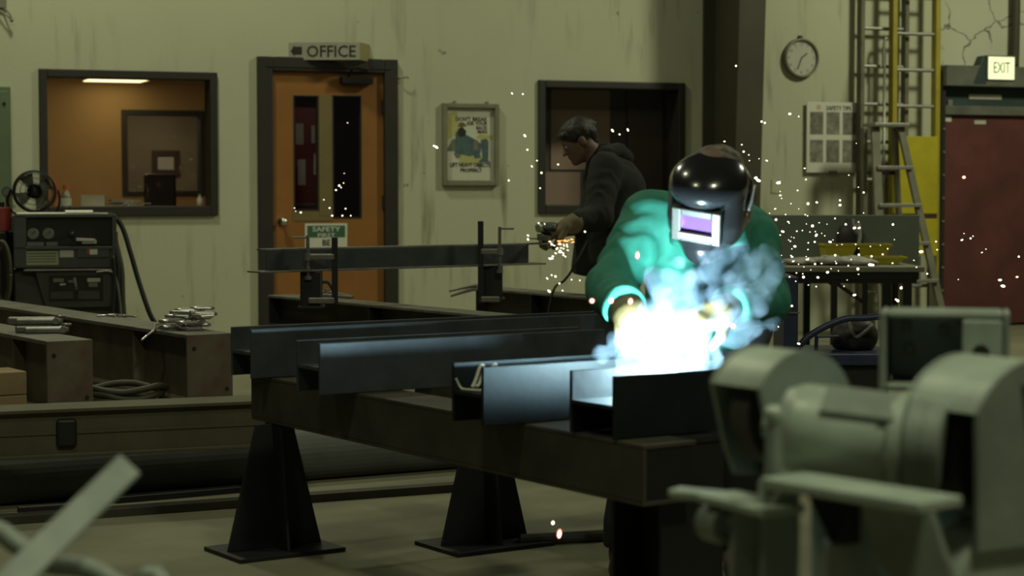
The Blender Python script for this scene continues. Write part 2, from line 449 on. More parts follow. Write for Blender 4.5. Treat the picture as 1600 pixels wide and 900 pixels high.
def nets(fn, lo, hi, h):
    lo = np.asarray(lo, float); hi = np.asarray(hi, float)
    n = np.ceil((hi - lo) / h).astype(int) + 1
    ax = [lo[i] + h * np.arange(n[i]) for i in range(3)]
    G = np.stack(np.meshgrid(*ax, indexing='ij'), -1)
    F = 4
    nc = np.ceil((n - 1) / F).astype(int) + 1
    axc = [lo[i] + h * F * np.arange(nc[i]) for i in range(3)]
    Gc = np.stack(np.meshgrid(*axc, indexing='ij'), -1)
    vc = fn(Gc.reshape(-1, 3)).reshape(nc)
    ii = [np.minimum((np.arange(n[i]) + F // 2) // F, nc[i] - 1) for i in range(3)]
    val = vc[np.ix_(*ii)].copy()
    mask = np.abs(val) < h * F * 2.2
    P_ = G[mask]
    if len(P_): val[mask] = np.concatenate([fn(c) for c in np.array_split(P_, max(1, len(P_) // 200000))])
    neg = val < 0
    cs = [(i, j, k) for i in (0, 1) for j in (0, 1) for k in (0, 1)]
    sl = lambda A, c: A[c[0]:A.shape[0] - 1 + c[0], c[1]:A.shape[1] - 1 + c[1], c[2]:A.shape[2] - 1 + c[2]]
    cnt = sum(sl(neg, c).astype(int) for c in cs)
    act = (cnt > 0) & (cnt < 8)
    I = np.argwhere(act); idx = -np.ones(act.shape, int); idx[act] = np.arange(len(I))
    acc = np.zeros((len(I), 3)); num = np.zeros(len(I))
    for a in cs:
        for d in range(3):
            if a[d]: continue
            b = list(a); b[d] = 1
            va = val[tuple((I + a).T)]; vb = val[tuple((I + b).T)]
            m = (va < 0) != (vb < 0)
            t = np.where(m, va / np.where(m, va - vb, 1), 0)
            pt = I + np.array(a) + t[:, None] * (np.array(b) - np.array(a))
            acc += np.where(m[:, None], pt, 0); num += m
    verts = lo + h * acc / num[:, None]
    quads = []
    for d in range(3):
        e1, e2 = [(1, 2), (2, 0), (0, 1)][d]
        s0 = [slice(None)] * 3; s1 = [slice(None)] * 3; s0[d] = slice(0, -1); s1[d] = slice(1, None)
        A = neg[tuple(s0)]; B = neg[tuple(s1)]
        Q = np.argwhere(A != B)
        ok = (Q[:, e1] > 0) & (Q[:, e2] > 0) & (Q[:, e1] < n[e1] - 1) & (Q[:, e2] < n[e2] - 1)
        Q = Q[ok]
        o1 = np.zeros(3, int); o1[e1] = 1; o2 = np.zeros(3, int); o2[e2] = 1
        q = np.stack([idx[tuple((Q - o1 - o2).T)], idx[tuple((Q - o2).T)], idx[tuple(Q.T)], idx[tuple((Q - o1).T)]], 1)
        fl = ~A[tuple(Q.T)]
        q[fl] = q[fl][:, ::-1]
        quads.append(q)
    return verts, np.concatenate(quads)

def sdf_obj(name, fn, lo, hi, h, m, parent=None, smoothit=True):
    v, q = nets(fn, lo, hi, h)
    org = ORG[parent.name] if parent is not None else v.mean(axis=0)
    me = bpy.data.meshes.new(name); me.from_pydata((v - org).tolist(), [], q.tolist()); me.validate(); me.update()
    me.materials.append(m)
    if smoothit:
        me.polygons.foreach_set('use_smooth', [True] * len(me.polygons))
    o = bpy.data.objects.new(name, me); COL.objects.link(o)
    if parent is not None: o.parent = parent
    else: o.location = org
    ORG[o.name] = org
    return o

# ================================================================ SETTING
W0 = V(0, 14.5, 0); WU = unit((1, 0.389, 0)); WN = V(WU[1], -WU[0], 0); Z3 = V(0, 0, 1)
def onwall(px, py, d=0.0):
    """(a, z) where the ray through a pixel meets the plane d in front of the office wall"""
    r = ray(px, py); o = W0 + WN * d
    t = np.dot(o - _c, WN) / np.dot(r, WN); p = _c + r * t
    return np.dot(p - W0, WU), p[2]
def wp(a, z, d=0.0): return W0 + WU * a + WN * d + Z3 * z
def wbox(mb, a0, a1, z0, z1, d0, d1):
    c = wp((a0 + a1) / 2, (z0 + z1) / 2, (d0 + d1) / 2)
    return mb.box(c, WU, WN, Z3, a1 - a0, d1 - d0, z1 - z0)
def wa(px, py=295, d=0.0): return onwall(px, py, d)[0]
def wz(px, py, d=0.0): return onwall(px, py, d)[1]

# floor
MB().aabb((-9, -2.5, -0.12), (10, 22.5, 0)).build('floor', M['concrete'], fix=True)['kind'] = 'structure'

win1 = (wa(62), wa(340), wz(200, 337.5), wz(200, 110.5))
win2 = (wa(840), wa(1068), wz(954, 333.5), wz(954, 127.5))
dor = (wa(402), wa(620), 0.0, wz(511, 91))
red0 = wa(1466); WTOP = 4.4; TH = 0.14
head_z = wz(1530, 104)
def wall_pieces(mb, a0, a1, z0, z1, holes):
    xs = sorted({a0, a1} | {h[i] for h in holes for i in (0, 1)})
    for x0, x1 in zip(xs, xs[1:]):
        hs = [h for h in holes if h[0] < (x0 + x1) / 2 < h[1]]
        zz = z0
        for h in sorted(hs, key=lambda q: q[2]):
            if h[2] > zz + 1e-4: wbox(mb, x0, x1, zz, h[2], -TH, 0)
            zz = h[3]
        wbox(mb, x0, x1, zz, z1, -TH, 0)
m = MB(); wall_pieces(m, -7, red0, 0, WTOP, [win1, win2, dor])
tag(m.build('wall_back', M['wall'], fix=True), kind='structure')
m = MB(); wbox(m, red0, 8.5, head_z - 0.04, WTOP, -TH, 0); wbox(m, 7.0, 8.5, 0, head_z - 0.04, -TH, 0)
tag(m.build('wall_right', M['wall_cracked'], fix=True), kind='structure')

def frame_bars(mb, o, wl, wr, wb, wt, d0, d1):
    a0, a1, z0, z1 = o
    wbox(mb, a0, a0 + wl, z0, z1, d0, d1); wbox(mb, a1 - wr, a1, z0, z1, d0, d1)
    wbox(mb, a0 + wl, a1 - wr, z1 - wt, z1, d0, d1)
    if wb > 0: wbox(mb, a0 + wl, a1 - wr, z0, z0 + wb, d0, d1)
    return mb
def sub(o, wl, wr, wb, wt): return (o[0] + wl, o[1] - wr, o[2] + wb, o[3] - wt)

# ---- window_1: the office window
def window(name, o, fw):
    w = thing(name, wp((o[0] + o[1]) / 2, o[2], 0), None, None); w['kind'] = 'structure'
    m = frame_bars(MB(), o, fw, fw, fw * 1.25, fw, -TH - 0.02, 0.03)
    m.build('frame', M['dark_trim'], w, bevel=0.006)
    i = sub(o, fw, fw, fw * 1.25, fw)
    i2 = i
    wbox(MB(), *i2, -0.094, -0.088).build('pane', M['pane'], w)
    return w, i2
w1, i1 = window('window_1', win1, 0.055)
w2, i2 = window('window_2', win2, 0.055)

# ---- office room behind window_1
RD = -5.2
oa0, oa1 = -7.0, wa(402, 295) + 0.02
czl = 2.18
m = MB(); wbox(m, oa0, 0.9, czl, czl + 0.1, RD - 1.6, -TH - 0.03)
tag(m.build('ceiling_office', M['office_ceiling'], fix=True), kind='structure')
bi = (wa(190, 240, RD), wa(320, 240, RD), wz(250, 306, RD), wz(250, 172, RD))
m = MB()
for x0, x1, zz0, zz1 in ((oa0, bi[0], 0, czl), (bi[1], 0.9, 0, czl), (bi[0], bi[1], 0, bi[2]), (bi[0], bi[1], bi[3], czl)):
    wbox(m, x0, x1, zz0, zz1, RD - 0.1, RD)
tag(m.build('wall_office', M['brown_wall'], fix=True), kind='structure')
m = MB(); wbox(m, oa0, 0.9, 0, czl, RD - 1.6, RD - 1.5)
tag(m.build('wall_inner_office', M['inner_wall'], fix=True), kind='structure')
t = thing('window_3', wp((bi[0] + bi[1]) / 2, bi[2], RD), None, None); t['kind'] = 'structure'
frame_bars(MB(), bi, 0.055, 0.05, 0.05, 0.055, RD - 0.12, RD + 0.03).build('frame', M['dark_trim'], t, bevel=0.005)
wbox(MB(), *sub(bi, .07, .07, .07, .07), RD - 0.07, RD - 0.064).build('pane', M['pane'], t)
# ceiling light
pa, pz = onwall(186, 129, -4.65)
t = thing('ceiling_light', wp(pa, czl, -4.65), 'flat lit ceiling panel seen through the office window', 'ceiling light')
wbox(MB(), pa - 0.27, pa + 0.27, czl - 0.012, czl - 0.004, -5.05, -4.25).build('diffuser', M['lit_panel'], t)
frame_bars_m = MB(); wbox(frame_bars_m, pa - 0.29, pa + 0.29, czl - 0.006, czl, -5.07, -4.23)
frame_bars_m.build('housing', M['office_ceiling'], t)
area_light('office_light', tuple(wp(pa - 0.5, czl - 0.05, -2.8)), tuple(wp(pa - 0.8, 0, -3.4)), 22, 1.0, (1.0, 0.80, 0.46))
area_light('inner_office_light', tuple(wp(wa(250, 240, RD) + .1, czl - 0.05, RD - 0.7)), tuple(wp(wa(250, 240, RD), 0, RD - 0.8)), 4.0, 0.5, (1.0, 0.85, 0.55))
# picture in the inner office
d = RD - 1.5
p = (wa(237, 250, d), wa(280, 250, d), wz(258, 274, d), wz(258, 235, d))
t = thing('framed_picture', wp((p[0] + p[1]) / 2, p[2], d), 'dark framed print with pale sheet seen through both office windows', 'picture')
frame_bars(MB(), p, 0.06, 0.06, 0.06, 0.06, d, d + 0.03).build('frame', M['dark_wood'], t, bevel=0.004)
wbox(MB(), *sub(p, .06, .06, .06, .06), d, d + 0.012).build('print', M['paper'], t)
# counter behind the window with its things
cz = wz(200, 324, -0.5)
t = thing('office_counter', wp(wa(200), 0, -0.5), 'brown counter top along the inside of the office window', 'counter')
wbox(MB(), win1[0] - 0.3, win1[1] + 0.16, cz - 0.04, cz, -1.0, -TH - 0.03).build('top', M['brown_wall'], t, bevel=0.004)
wbox(MB(), win1[0] - 0.25, win1[1] + 0.16, 0, cz - 0.04, -0.9, -TH - 0.08).build('cabinet', M['dark_wood'], t)
a, _z = onwall(146, 318, -0.55)
m = MB(); m.box(wp(a, cz + 0.045, -0.55), unit(WU + WN * .2), unit(WN - WU * .2), Z3, 0.17, 0.2, 0.09)
tag(m.build('carton', M['paper'], bevel=0.004), 'small pale carton on the office counter', 'box')
a, _z = onwall(196, 320, -0.6)
t = thing('paper_pile', wp(a, cz, -0.6), 'low untidy pile of papers beside the carton on the office counter', 'papers')
for k in range(5):
    r = 0.25 * math.sin(k * 2.3)
    m = MB(); m.box(wp(a + 0.03 * math.sin(k * 4), cz + 0.006 + k * 0.011, -0.6), unit(WU + WN * r), unit(WN - WU * r), Z3, 0.21, 0.28, 0.009)
    m.build('sheet', M['paper'] if k % 2 else M['paper_white'], t)
a, _z = onwall(312, 312, -0.4)
t = thing('small_bottle', wp(a, cz, -0.4), 'small pale bottle at the end of the office counter', 'bottle')
MB().lathe(wp(a, cz, -0.4), Z3, [(0, 0), (.022, 0), (.022, .06), (.01, .075), (.01, .09), (0, .09)], 12).build('bottle_body', M['paper_white'], t, shade=True)
MB().cyl(wp(a, cz + .09, -.4), wp(a, cz + .102, -.4), .012, n=12).build('cap', M['frame_grey'], t)
# office chair behind the counter
a, zt = onwall(250, 275, -1.45)
t = thing('office_chair', wp(a, 0, -1.55), 'dark brown office chair behind the counter, only its back showing', 'chair')
m = MB(); cpt = wp(a, zt - 0.15, -1.45)
m.box(cpt, WU, WN, Z3, .25, .06, .34)
b = m.build('backrest', M['dark_wood'], t, bevel=.028)
MB().box(wp(a, 0.52, -1.7), WU, WN, Z3, 0.46, 0.44, 0.07).build('seat', M['dark_wood'], t, bevel=0.02)
MB().tube([wp(a, zt - 0.2, -1.47), wp(a, 0.62, -1.45), wp(a, 0.49, -1.6)], 0.016).build('back_post', M['black_metal'], t)
MB().cyl(wp(a, 0.07, -1.7), wp(a, 0.49, -1.7), 0.025).build('column', M['black_metal'], t)
for k in range(5):
    th = k * 2 * math.pi / 5
    MB().cyl(wp(a, 0.07, -1.7), wp(a + .26 * math.cos(th), 0.03, -1.7 + .26 * math.sin(th)), .02, .03).build('leg', M['black_metal'], t)

# ---- door_1 with its frame, two panes, closer, knob
di = (wa(425), wa(599), 0.0, wz(511, 113))
t = thing('door_1', wp((di[0] + di[1]) / 2, 0, 0), None, None); t['kind'] = 'structure'; door1 = t
m = MB(); wbox(m, dor[0], di[0], 0, dor[3], -TH, 0.045); wbox(m, di[1], dor[1], 0, dor[3], -TH, 0.045); wbox(m, di[0], di[1], di[3], dor[3], -TH, 0.045)
m.build('door_frame', M['dark_trim'], t, bevel=0.008)
m = MB(); wbox(m, di[0] - 0.04, di[1] + 0.04, di[3] + 0.028, di[3] + 0.036, 0.045, 0.052)
m.build('frame_lip', M['dark_trim'], t)
pl = (wa(459), wa(498), wz(478, 329), wz(478, 149)); pr = (wa(520), wa(565), wz(543, 341), wz(543, 149))
m = MB()
for x0, x1, zz0, zz1 in ((di[0], pl[0], 0, di[3]), (pl[0], pl[1], 0, pl[2]), (pl[0], pl[1], pl[3], di[3]), (pl[1], pr[0], 0, di[3]),
                         (pr[0], pr[1], 0, pr[2]), (pr[0], pr[1], pr[3], di[3]), (pr[1], di[1], 0, di[3])):
    wbox(m, x0, x1, zz0, zz1, -0.045, 0.0)
m.build('leaf', M['orange'], t)
wbox(MB(), pl[1] + .004, pr[0] - .004, pr[2] + .02, pr[3], 0.0, 0.006).build('center_strip', M['olive_strip'], t)
wbox(MB(), pl[0] - .01, pr[0] - .004, pl[2] - 0.075, pl[2] - .004, 0.0, 0.004).build('lower_strip', M['olive_strip'], t)
for q in (pl, pr):
    wbox(MB(), *q, -0.026, -0.02).build('pane', M['pane'], t)
    frame_bars(MB(), (q[0], q[1], q[2], q[3]), .008, .008, .008, .008, -0.045, 0.004).build('pane_frame', M['dark_trim'], t)
ka, kz = onwall(440, 346)
m = MB(); m.lathe(wp(ka, kz, 0), WN, [(0, 0), (.03, 0), (.03, .012), (.011, .016), (.011, .045), (.027, .055), (.030, .07), (.022, .085), (0, .088)], 18)
m.build('knob', M['chrome'], t, shade=True)
c0, c1 = onwall(533, 121, .05), onwall(582, 128, .05)
m = MB(); wbox(m, c0[0], c1[0], c1[1] - .02, c0[1] + .005, 0.0, 0.085); m.build('closer_body', M['black_metal'], t, bevel=0.008)
m = MB(); m.tube([wp(c0[0] + .05, c0[1] + .01, .06), wp(c0[0] + .08, di[3] + .03, .12), wp(c0[0] + .2, di[3] + .02, .05)], .009); m.build('closer_arm', M['black_metal'], t)
for hz in (1.75, 1.05, 0.25):
    MB().cyl(wp(di[1] - .004, hz - .05, .012), wp(di[1] - .004, hz + .05, .012), .012, n=10).build('hinge', M['dark_trim'], t)
# corridor behind the door
ca0, ca1 = di[0] - .5, di[1] + 1.2
m = MB(); wbox(m, oa1 + .72, ca1, 0, 2.3, -2.7, -2.6); wbox(m, ca1, ca1 + .1, 0, 2.3, -2.7, -TH - .03); 
m.hexa([wp(oa1 - .08, 0, -TH - .03), wp(oa1 - .02, 0, -TH - .03), wp(oa1 + 1.28, 0, RD), wp(oa1 + 1.22, 0, RD),
        wp(oa1 - .08, 2.17, -TH - .03), wp(oa1 - .02, 2.17, -TH - .03), wp(oa1 + 1.28, 2.17, RD), wp(oa1 + 1.22, 2.17, RD)])
wbox(m, ca0 + .6, ca1, 2.3, 2.4, -2.7, -TH - .03)
tag(m.build('wall_corridor', M['dark_room'], fix=True), kind='structure')
def cw(px, py, d): return onwall(px, py, d)
d = -1.6
x0, x1 = cw(455, 240, d)[0], cw(500, 240, d)[0]
t = thing('red_cabinet', wp((x0 + x1) / 2, 0, d - .2), 'dull red metal cabinet in the corridor behind the orange door', 'cabinet')
wbox(MB(), x0, x1, 0, cw(478, 168, d)[1], d - .4, d).build('body', M['dull_red'], t, bevel=.006)
wbox(MB(), cw(465, 250, d)[0], cw(477, 250, d)[0], cw(470, 289, d)[1], cw(470, 249, d)[1], d, d + .004).build('notice', M['paper'], t)
wbox(MB(), cw(490, 250, d)[0], cw(494, 250, d)[0], cw(490, 273, d)[1], cw(490, 240, d)[1], d, d + .004).build('notice', M['paper_white'], t)
wbox(MB(), cw(458, 320, d)[0], cw(491, 320, d)[0], cw(470, 321, d)[1], cw(470, 318, d)[1], d, d + .01).build('handle', M['bright_steel'], t)
wbox(MB(), cw(462, 200, d)[0], cw(474, 200, d)[0], cw(470, 226, d)[1], cw(470, 193, d)[1], d, d + .004).build('vent', M['label_pale'], t)
wbox(MB(), cw(486, 200, d)[0], cw(492, 200, d)[0], cw(490, 224, d)[1], cw(490, 196, d)[1], d, d + .004).build('vent', M['label_pale'], t)
area_light('corridor_light', tuple(wp((x0 + x1) / 2 + .35, 2.2, -.8)), tuple(wp((x0 + x1) / 2, .6, d)), 3.2, .3, (1, .85, .7))

# ---- room behind window_2
d = -.55
m = MB(); wbox(m, win2[0] - .9, win2[1] + 1.3, 0, 2.3, d - .1, d); wbox(m, win2[0] - 1.0, win2[0] - .9, 0, 2.3, d - .1, -TH - .03); wbox(m, win2[1] + 1.3, win2[1] + 1.4, 0, 2.3, d - .1, -TH - .03)
wbox(m, win2[0] - 1, win2[1] + 1.4, 2.3, 2.4, d - .1, -TH - .03)
tag(m.build('wall_side_room', M['dark_room'], fix=True), kind='structure')
def board(x0, x1, y0, y1, nm, mt, label, cat, d=d, th=.012):
    q = (onwall(x0, 220, d)[0], onwall(x1, 220, d)[0], onwall((x0 + x1) / 2, y1, d)[1], onwall((x0 + x1) / 2, y0, d)[1])
    m = MB(); wbox(m, *q, d, d + th); return tag(m.build(nm, mt), label, cat)
board(860, 952, 141, 265, 'pinned_board', M['pink_paper'], 'large pinkish board behind the window, above the bent man', 'board')
board(848, 906, 269, 329, 'pinned_board', M['pink_paper'], 'small pinkish board low in the corner of the window behind the grinder', 'board')
q0, q1 = onwall(978, 220, d)[0], onwall(1047, 220, d)[0]
t = thing('inner_door', wp((q0 + q1) / 2, 0, d), 'dark brown door in the room behind the second window', 'door')
wbox(MB(), q0, q1, 0, 2.1, d, d + .04).build('leaf', M['brown_panel'], t)
MB().ball(wp(q1 - .06, .98, d + .07), .028).build('knob', M['chrome'], t, shade=True)
area_light('side_room_light', tuple(wp((win2[0] + win2[1]) / 2 - .1, 2.25, -.34)), tuple(wp((win2[0] + win2[1]) / 2 - .2, .9, d)), 26, .25, (1, .88, .7))

# ---- frame column against the wall
ca = wa(1096); cf = .225
t = thing('column_1', wp(ca + cf / 2, 0, .2), None, None); t['kind'] = 'structure'
def prot(z): return .50 + .045 * z
m = MB()
m.hexa([wp(ca, 0, prot(0) - .022), wp(ca + cf, 0, prot(0) - .022), wp(ca + cf, 0, prot(0)), wp(ca, 0, prot(0)),
        wp(ca, WTOP, prot(WTOP) - .022), wp(ca + cf, WTOP, prot(WTOP) - .022), wp(ca + cf, WTOP, prot(WTOP)), wp(ca, WTOP, prot(WTOP))])
m.build('front_flange', M['column'], t, bevel=.004)
wm = ca + cf / 2
MB().hexa([wp(wm - .008, 0, .022), wp(wm + .008, 0, .022), wp(wm + .008, 0, prot(0) - .022), wp(wm - .008, 0, prot(0) - .022),
           wp(wm - .008, WTOP, .022), wp(wm + .008, WTOP, .022), wp(wm + .008, WTOP, prot(WTOP) - .022), wp(wm - .008, WTOP, prot(WTOP) - .022)]).build('web', M['column'], t)
wbox(MB(), ca, ca + cf, 0, WTOP, 0, .022).build('back_flange', M['column'], t, bevel=.004)
wbox(MB(), ca - .04, ca + cf + .04, 0, .025, 0, prot(0) + .04).build('base_plate', M['column'], t, bevel=.004)

# ---- door_2: the red steel door with its header
rz1 = wz(1530, 181); t1 = wz(1530, 166); t0 = wz(1530, 136)
t = thing('door_2', wp(red0 + .9, 0, 0), None, None); t['kind'] = 'structure'
ra1 = 7.0
wbox(MB(), red0 + .035, red0 + 2.3, .02, rz1, -.07, -.01).build('leaf', M['red_door'], t, bevel=.004)
wbox(MB(), red0 + 2.31, ra1, .02, rz1, -.07, -.01).build('leaf', M['red_door'], t, bevel=.004)
wbox(MB(), red0, red0 + .03, 0, head_z - .04, -.1, .05).build('jamb', M['dark_trim'], t)
m = MB(); wbox(m, red0, ra1, rz1 + .005, t1, -.09, .03); m.build('rail', M['grey_ledge'], t, bevel=.004)
wbox(MB(), red0, ra1, t1, t0, -.1, -.02).build('header', M['teal_steel'], t)
m = MB(); wbox(m, red0, ra1, t0, head_z, -.1, .10); m.build('ledge', M['grey_ledge'], t, bevel=.006)
m = MB(); wbox(m, red0 + .3, red0 + .62, t0 - .1, t0 - .06, -.02, -.012); m.build('label_plate', M['label_pale'], t)
wbox(MB(), wa(1473), wa(1486), wz(1480, 190), wz(1480, 182), -.01, -.006).build('tag', M['paper_white'], t)
wbox(MB(), wa(1522), wa(1540), wz(1530, 194), wz(1530, 188), -.01, -.006).build('tag', M['label_pale'], t)
wbox(MB(), wa(1480), wa(1487), wz(1483, 169), wz(1483, 156), -.02, .0).build('latch', M['alu'], t)
for k in range(9): 
    zz = .12 + k * .19
    MB().ball(wp(red0 + .016, zz, .052), .012, 8, 5).build('bolt', M['alu'], t)
# wall pipe at the top right
m = MB(); m.tube([wp(wa(1577), WTOP - .02, .06), wp(wa(1577), 2.6, .06), wp(wa(1576), head_z + .002, .06)], .035, 10)
tag(m.build('wall_pipe', M['column'], shade=True), 'dark vertical pipe on the cracked wall above the exit sign', 'pipe')

# ---- exit sign
e = (wa(1545, 106, .12), wa(1585, 106, .12), wz(1565, 124, .12), wz(1565, 89, .12))
t = thing('exit_sign', wp((e[0] + e[1]) / 2, e[2], .06), 'lit square exit sign glowing above the red door', 'exit sign')
wbox(MB(), e[0] - .012, e[1] + .012, e[2] - .006, e[3] + .012, .0, .115).build('housing', M['grey_ledge'], t, bevel=.005)
wbox(MB(), e[0], e[1], e[2], e[3], .115, .12).build('face', M['exit_lit'], t)
w_ = e[1] - e[0]; h_ = e[3] - e[2]
text_mesh('lettering', 'EXIT', wp((e[0] + e[1]) / 2, e[2] + h_ * .28, .1205), WU, Z3, h_ * .5, M['exit_ink'], t, stretch=.62)
b_ = (wa(1506), wa(1524))
m = MB(); m.prism([wp(b_[0] + .03, e[2] + .02, .1), wp(b_[0], e[2] - .05, .1), wp(b_[1] + .03, e[2] - .05, .1), wp(b_[1] + .03, e[3] - .02, .1), wp(b_[1], e[3] + .01, .1)], -WN * .1)
tag(m.build('conduit_box', M['teal_steel'], bevel=.005), 'dark sloping bracket box just beside the lit exit sign', 'box')

# ---- OFFICE sign: two plates in a V standing off the wall above the door
a0 = wa(452); zb, ztp = wz(505, 95), wz(505, 68)
P0 = wp(a0, 0, 0); 
ap = None
# apex: on the ray through x=562, chosen 0.21 m proud of the wall
PR = .21
apa = onwall(562, 82, PR)[0]; e2 = wa(579)
A3 = wp(apa, 0, PR); B3 = wp(e2, 0, 0)
t = thing('office_sign', wp(wa(515), zb, .05), 'pale OFFICE sign with black arrow, bent over the orange door', 'sign')
def vplate(Pa, Pb, zz0, zz1, th, nm, mt):
    dd = unit(Pb - Pa); nn = V(dd[1], -dd[0], 0)
    m = MB(); m.box((Pa + Pb) / 2 + Z3 * (zz0 + zz1) / 2 - nn * th / 2, dd, nn, Z3, np.linalg.norm(Pb - Pa), th, zz1 - zz0)
    return m.build(nm, mt, t), dd, nn
_, dd, nn = vplate(P0, A3, zb, ztp, .006, 'face_plate', M['sign_face'])
vplate(A3, B3, zb, ztp, .006, 'side_plate', M['sign_olive'])
Ls = np.linalg.norm(A3 - P0)
m = MB(); h_ = ztp - zb
def sp(x, z): return P0 + dd * (x * Ls) + Z3 * (zb + h_ * z) + nn * .0004
m.prism([sp(.03, .5), sp(.075, .8), sp(.09, .8), sp(.09, .76), sp(.19, .76), sp(.19, .3), sp(.09, .3), sp(.09, .24), sp(.075, .24)], nn * .001)
m.build('arrow', M['ink'], t)
text_mesh('lettering', 'OFFICE', sp(.60, .17), dd, Z3, h_ * .66, M['ink'], t, stretch=.95, weight=.012)
for q, s in ((P0, -1), (B3, 1)):
    m = MB(); m.box(q + WU * s * .04 + WN * .01 + Z3 * (zb + .012), WU, WN, Z3, .09, .02, .02); m.build('bracket', M['frame_grey'], t)
# hook beside the door frame
a, z = onwall(628, 124)
m = MB(); m.tube([wp(a - .04, z, .0), wp(a - .03, z + .005, .05), wp(a + .01, z + .012, .06), wp(a + .035, z + .01, .05)], .007, 6); m.cyl(wp(a - .04, z, 0), wp(a - .04, z, .012), .016)
tag(m.build('wall_hook', M['alu']), 'small metal hook on the wall beside the door frame', 'hook')

# ---- notice on the door
q = (wa(476), wa(542), wz(509, 400), wz(509, 349))
t = thing('safety_notice', wp((q[0] + q[1]) / 2, q[2], .002), 'green and white SAFETY FIRST notice stuck on the orange door', 'notice')
wbox(MB(), *q, .0, .004).build('sheet', M['paper_white'], t)
g = (q[0] + .016, q[1] - .016, wz(509, 371), wz(509, 352.5))
wbox(MB(), *g, .004, .005).build('banner', M['green_sign'], t)
gm = (g[0] + g[1]) / 2
text_mesh('lettering', 'SAFETY', wp(gm, wz(509, 361.5), .0052), WU, Z3, .033, M['paper_white'], t, stretch=1.35, weight=.015)
text_mesh('lettering', 'FIRST', wp(gm, wz(509, 370), .0052), WU, Z3, .026, M['paper_white'], t, stretch=1.5, weight=.015)
text_mesh('lettering', 'BE', wp(gm, wz(509, 383.5), .0042), WU, Z3, .042, M['ink'], t, weight=.025)

# ---- framed lifting poster
q = (wa(690), wa(777), wz(733, 290), wz(733, 162))
t = thing('safety_poster', wp((q[0] + q[1]) / 2, q[2], 0), 'grey framed poster about lifting heavy objects, between door and second window', 'poster')
frame_bars(MB(), q, .033, .033, .04, .033, 0, .045).build('frame', M['frame_grey'], t, bevel=.004)
i = sub(q, .033, .033, .04, .033)
wbox(MB(), *i, .0, .012).build('sheet', M['paper'], t)
iw, ih = i[1] - i[0], i[3] - i[2]
def pp(x, y, d=.0126): return wp(i[0] + iw * x, i[2] + ih * y, d)
for k, (s, x, y, hh) in enumerate((("DON'T BREAK", .86, .82, .030), ("ASK YOUR", .86, .765, .026), ("BACK", .86, .705, .026), ("MAN", .86, .65, .026))):
    text_mesh('lettering', s, pp(x, y), WU, Z3, hh, M['ink'], t, align='RIGHT', weight=.02, stretch=.92)
text_mesh('lettering', 'LIFT HEAVY OBJECTS', pp(.5, .185), WU, Z3, .030, M['ink'], t, weight=.025, stretch=.80)
text_mesh('lettering', 'PROPERLY', pp(.52, .115), WU, Z3, .026, M['ink'], t, weight=.025, stretch=1.0)
pb = mat('poster_blue', (.075, .12, .125), .8, 0, .3, 20); pg = mat('poster_grey', (.17, .17, .13), .8, 0, .3, 20); py_ = mat('poster_yellow', (.42, .40, .16), .8, 0, .1, 10)
ph = mat('poster_brown', (.13, .11, .035), .8, 0, .2, 10)
def poly(pts, mt, lift=0.0, nm='picture_patch'):
    MB().prism([pp(x, y, .0122 + lift) for x, y in pts], WN * .0006).build(nm, mt, t)
poly([(.02, .56), (.02, .93), (.22, .95), (.30, .72), (.22, .62)], py_)
poly([(.25, .22), (.65, .22), (.8, .35), (.3, .35)], py_)
poly([(.62, .58), (.98, .56), (.98, .62), (.7, .64)], py_)
poly([(.0, .4), (.14, .58), (.2, .56), (.18, .4)], pg, .0002)
poly([(.18, .38), (.19, .66), (.26, .7), (.42, .63), (.62, .56), (.74, .5), (.72, .38), (.5, .33), (.3, .36)], pb, .0004)
poly([(.24, .62), (.25, .71), (.33, .74), (.42, .68), (.40, .62), (.32, .60)], M['ink'], .001)
poly([(.24, .74), (.28, .80), (.36, .80), (.43, .755), (.34, .735)], ph, .0012)
poly([(.56, .42), (.58, .54), (.66, .56), (.67, .42)], pg, .0008)
poly([(.72, .56), (.84, .58), (.89, .54), (.88, .28), (.93, .25), (.66, .25), (.76, .31)], pb, .001)
poly([(.15, .38), (.32, .36), (.26, .30), (.2, .31)], pg, .0008)
poly([(.56, .36), (.60, .30), (.72, .31), (.70, .40)], pb, .001)
for k in (.22, .8):
    a = q[0] + (q[1] - q[0]) * k
    MB().cyl(wp(a, q[3] + .01, 0), wp(a, q[3] + .01, .03), .01, n=10).build('hanging_screw', M['alu'], t)

# ---- wall clock
cA, cZ = onwall(1249, 91)
t = thing('wall_clock', wp(cA, cZ - .16, 0), 'round grey wall clock hung right of the brown column', 'clock')
R_ = .155
MB().lathe(wp(cA, cZ, 0), WN, [(R_, 0), (R_ + .002, .04), (R_ - .006, .055), (R_ - .018, .05), (R_ - .02, .03)], 40).build('rim', M['frame_grey'], t, shade=True)
MB().lathe(wp(cA, cZ, .0), WN, [(R_ - .01, .0), (R_ - .016, .032), (0, .032)], 40).build('dial', M['label_pale'], t)
for k in range(12):
    th = math.radians(90 - 30 * (k + 1)); s = str(k + 1)
    text_mesh('numeral', s, wp(cA + .113 * math.cos(th), cZ + .113 * math.sin(th) - .012, .0325), WU, Z3, .026, M['frame_grey'], t)
for th, L_, w_, nm in ((math.radians(-112), .105, .007, 'minute_hand'), (math.radians(38), .07, .009, 'hour_hand')):
    dv = WU * math.cos(th) + Z3 * math.sin(th); dn = np.cross(WN, dv)
    MB().box(wp(cA, cZ, .036) + dv * L_ * .42, dv, dn, WN, L_, w_, .003).build(nm, M['ink'], t)
MB().box(wp(cA, cZ + R_ + .008, .012), WU, WN, Z3, .03, .024, .03).build('hanger', M['dark_trim'], t)

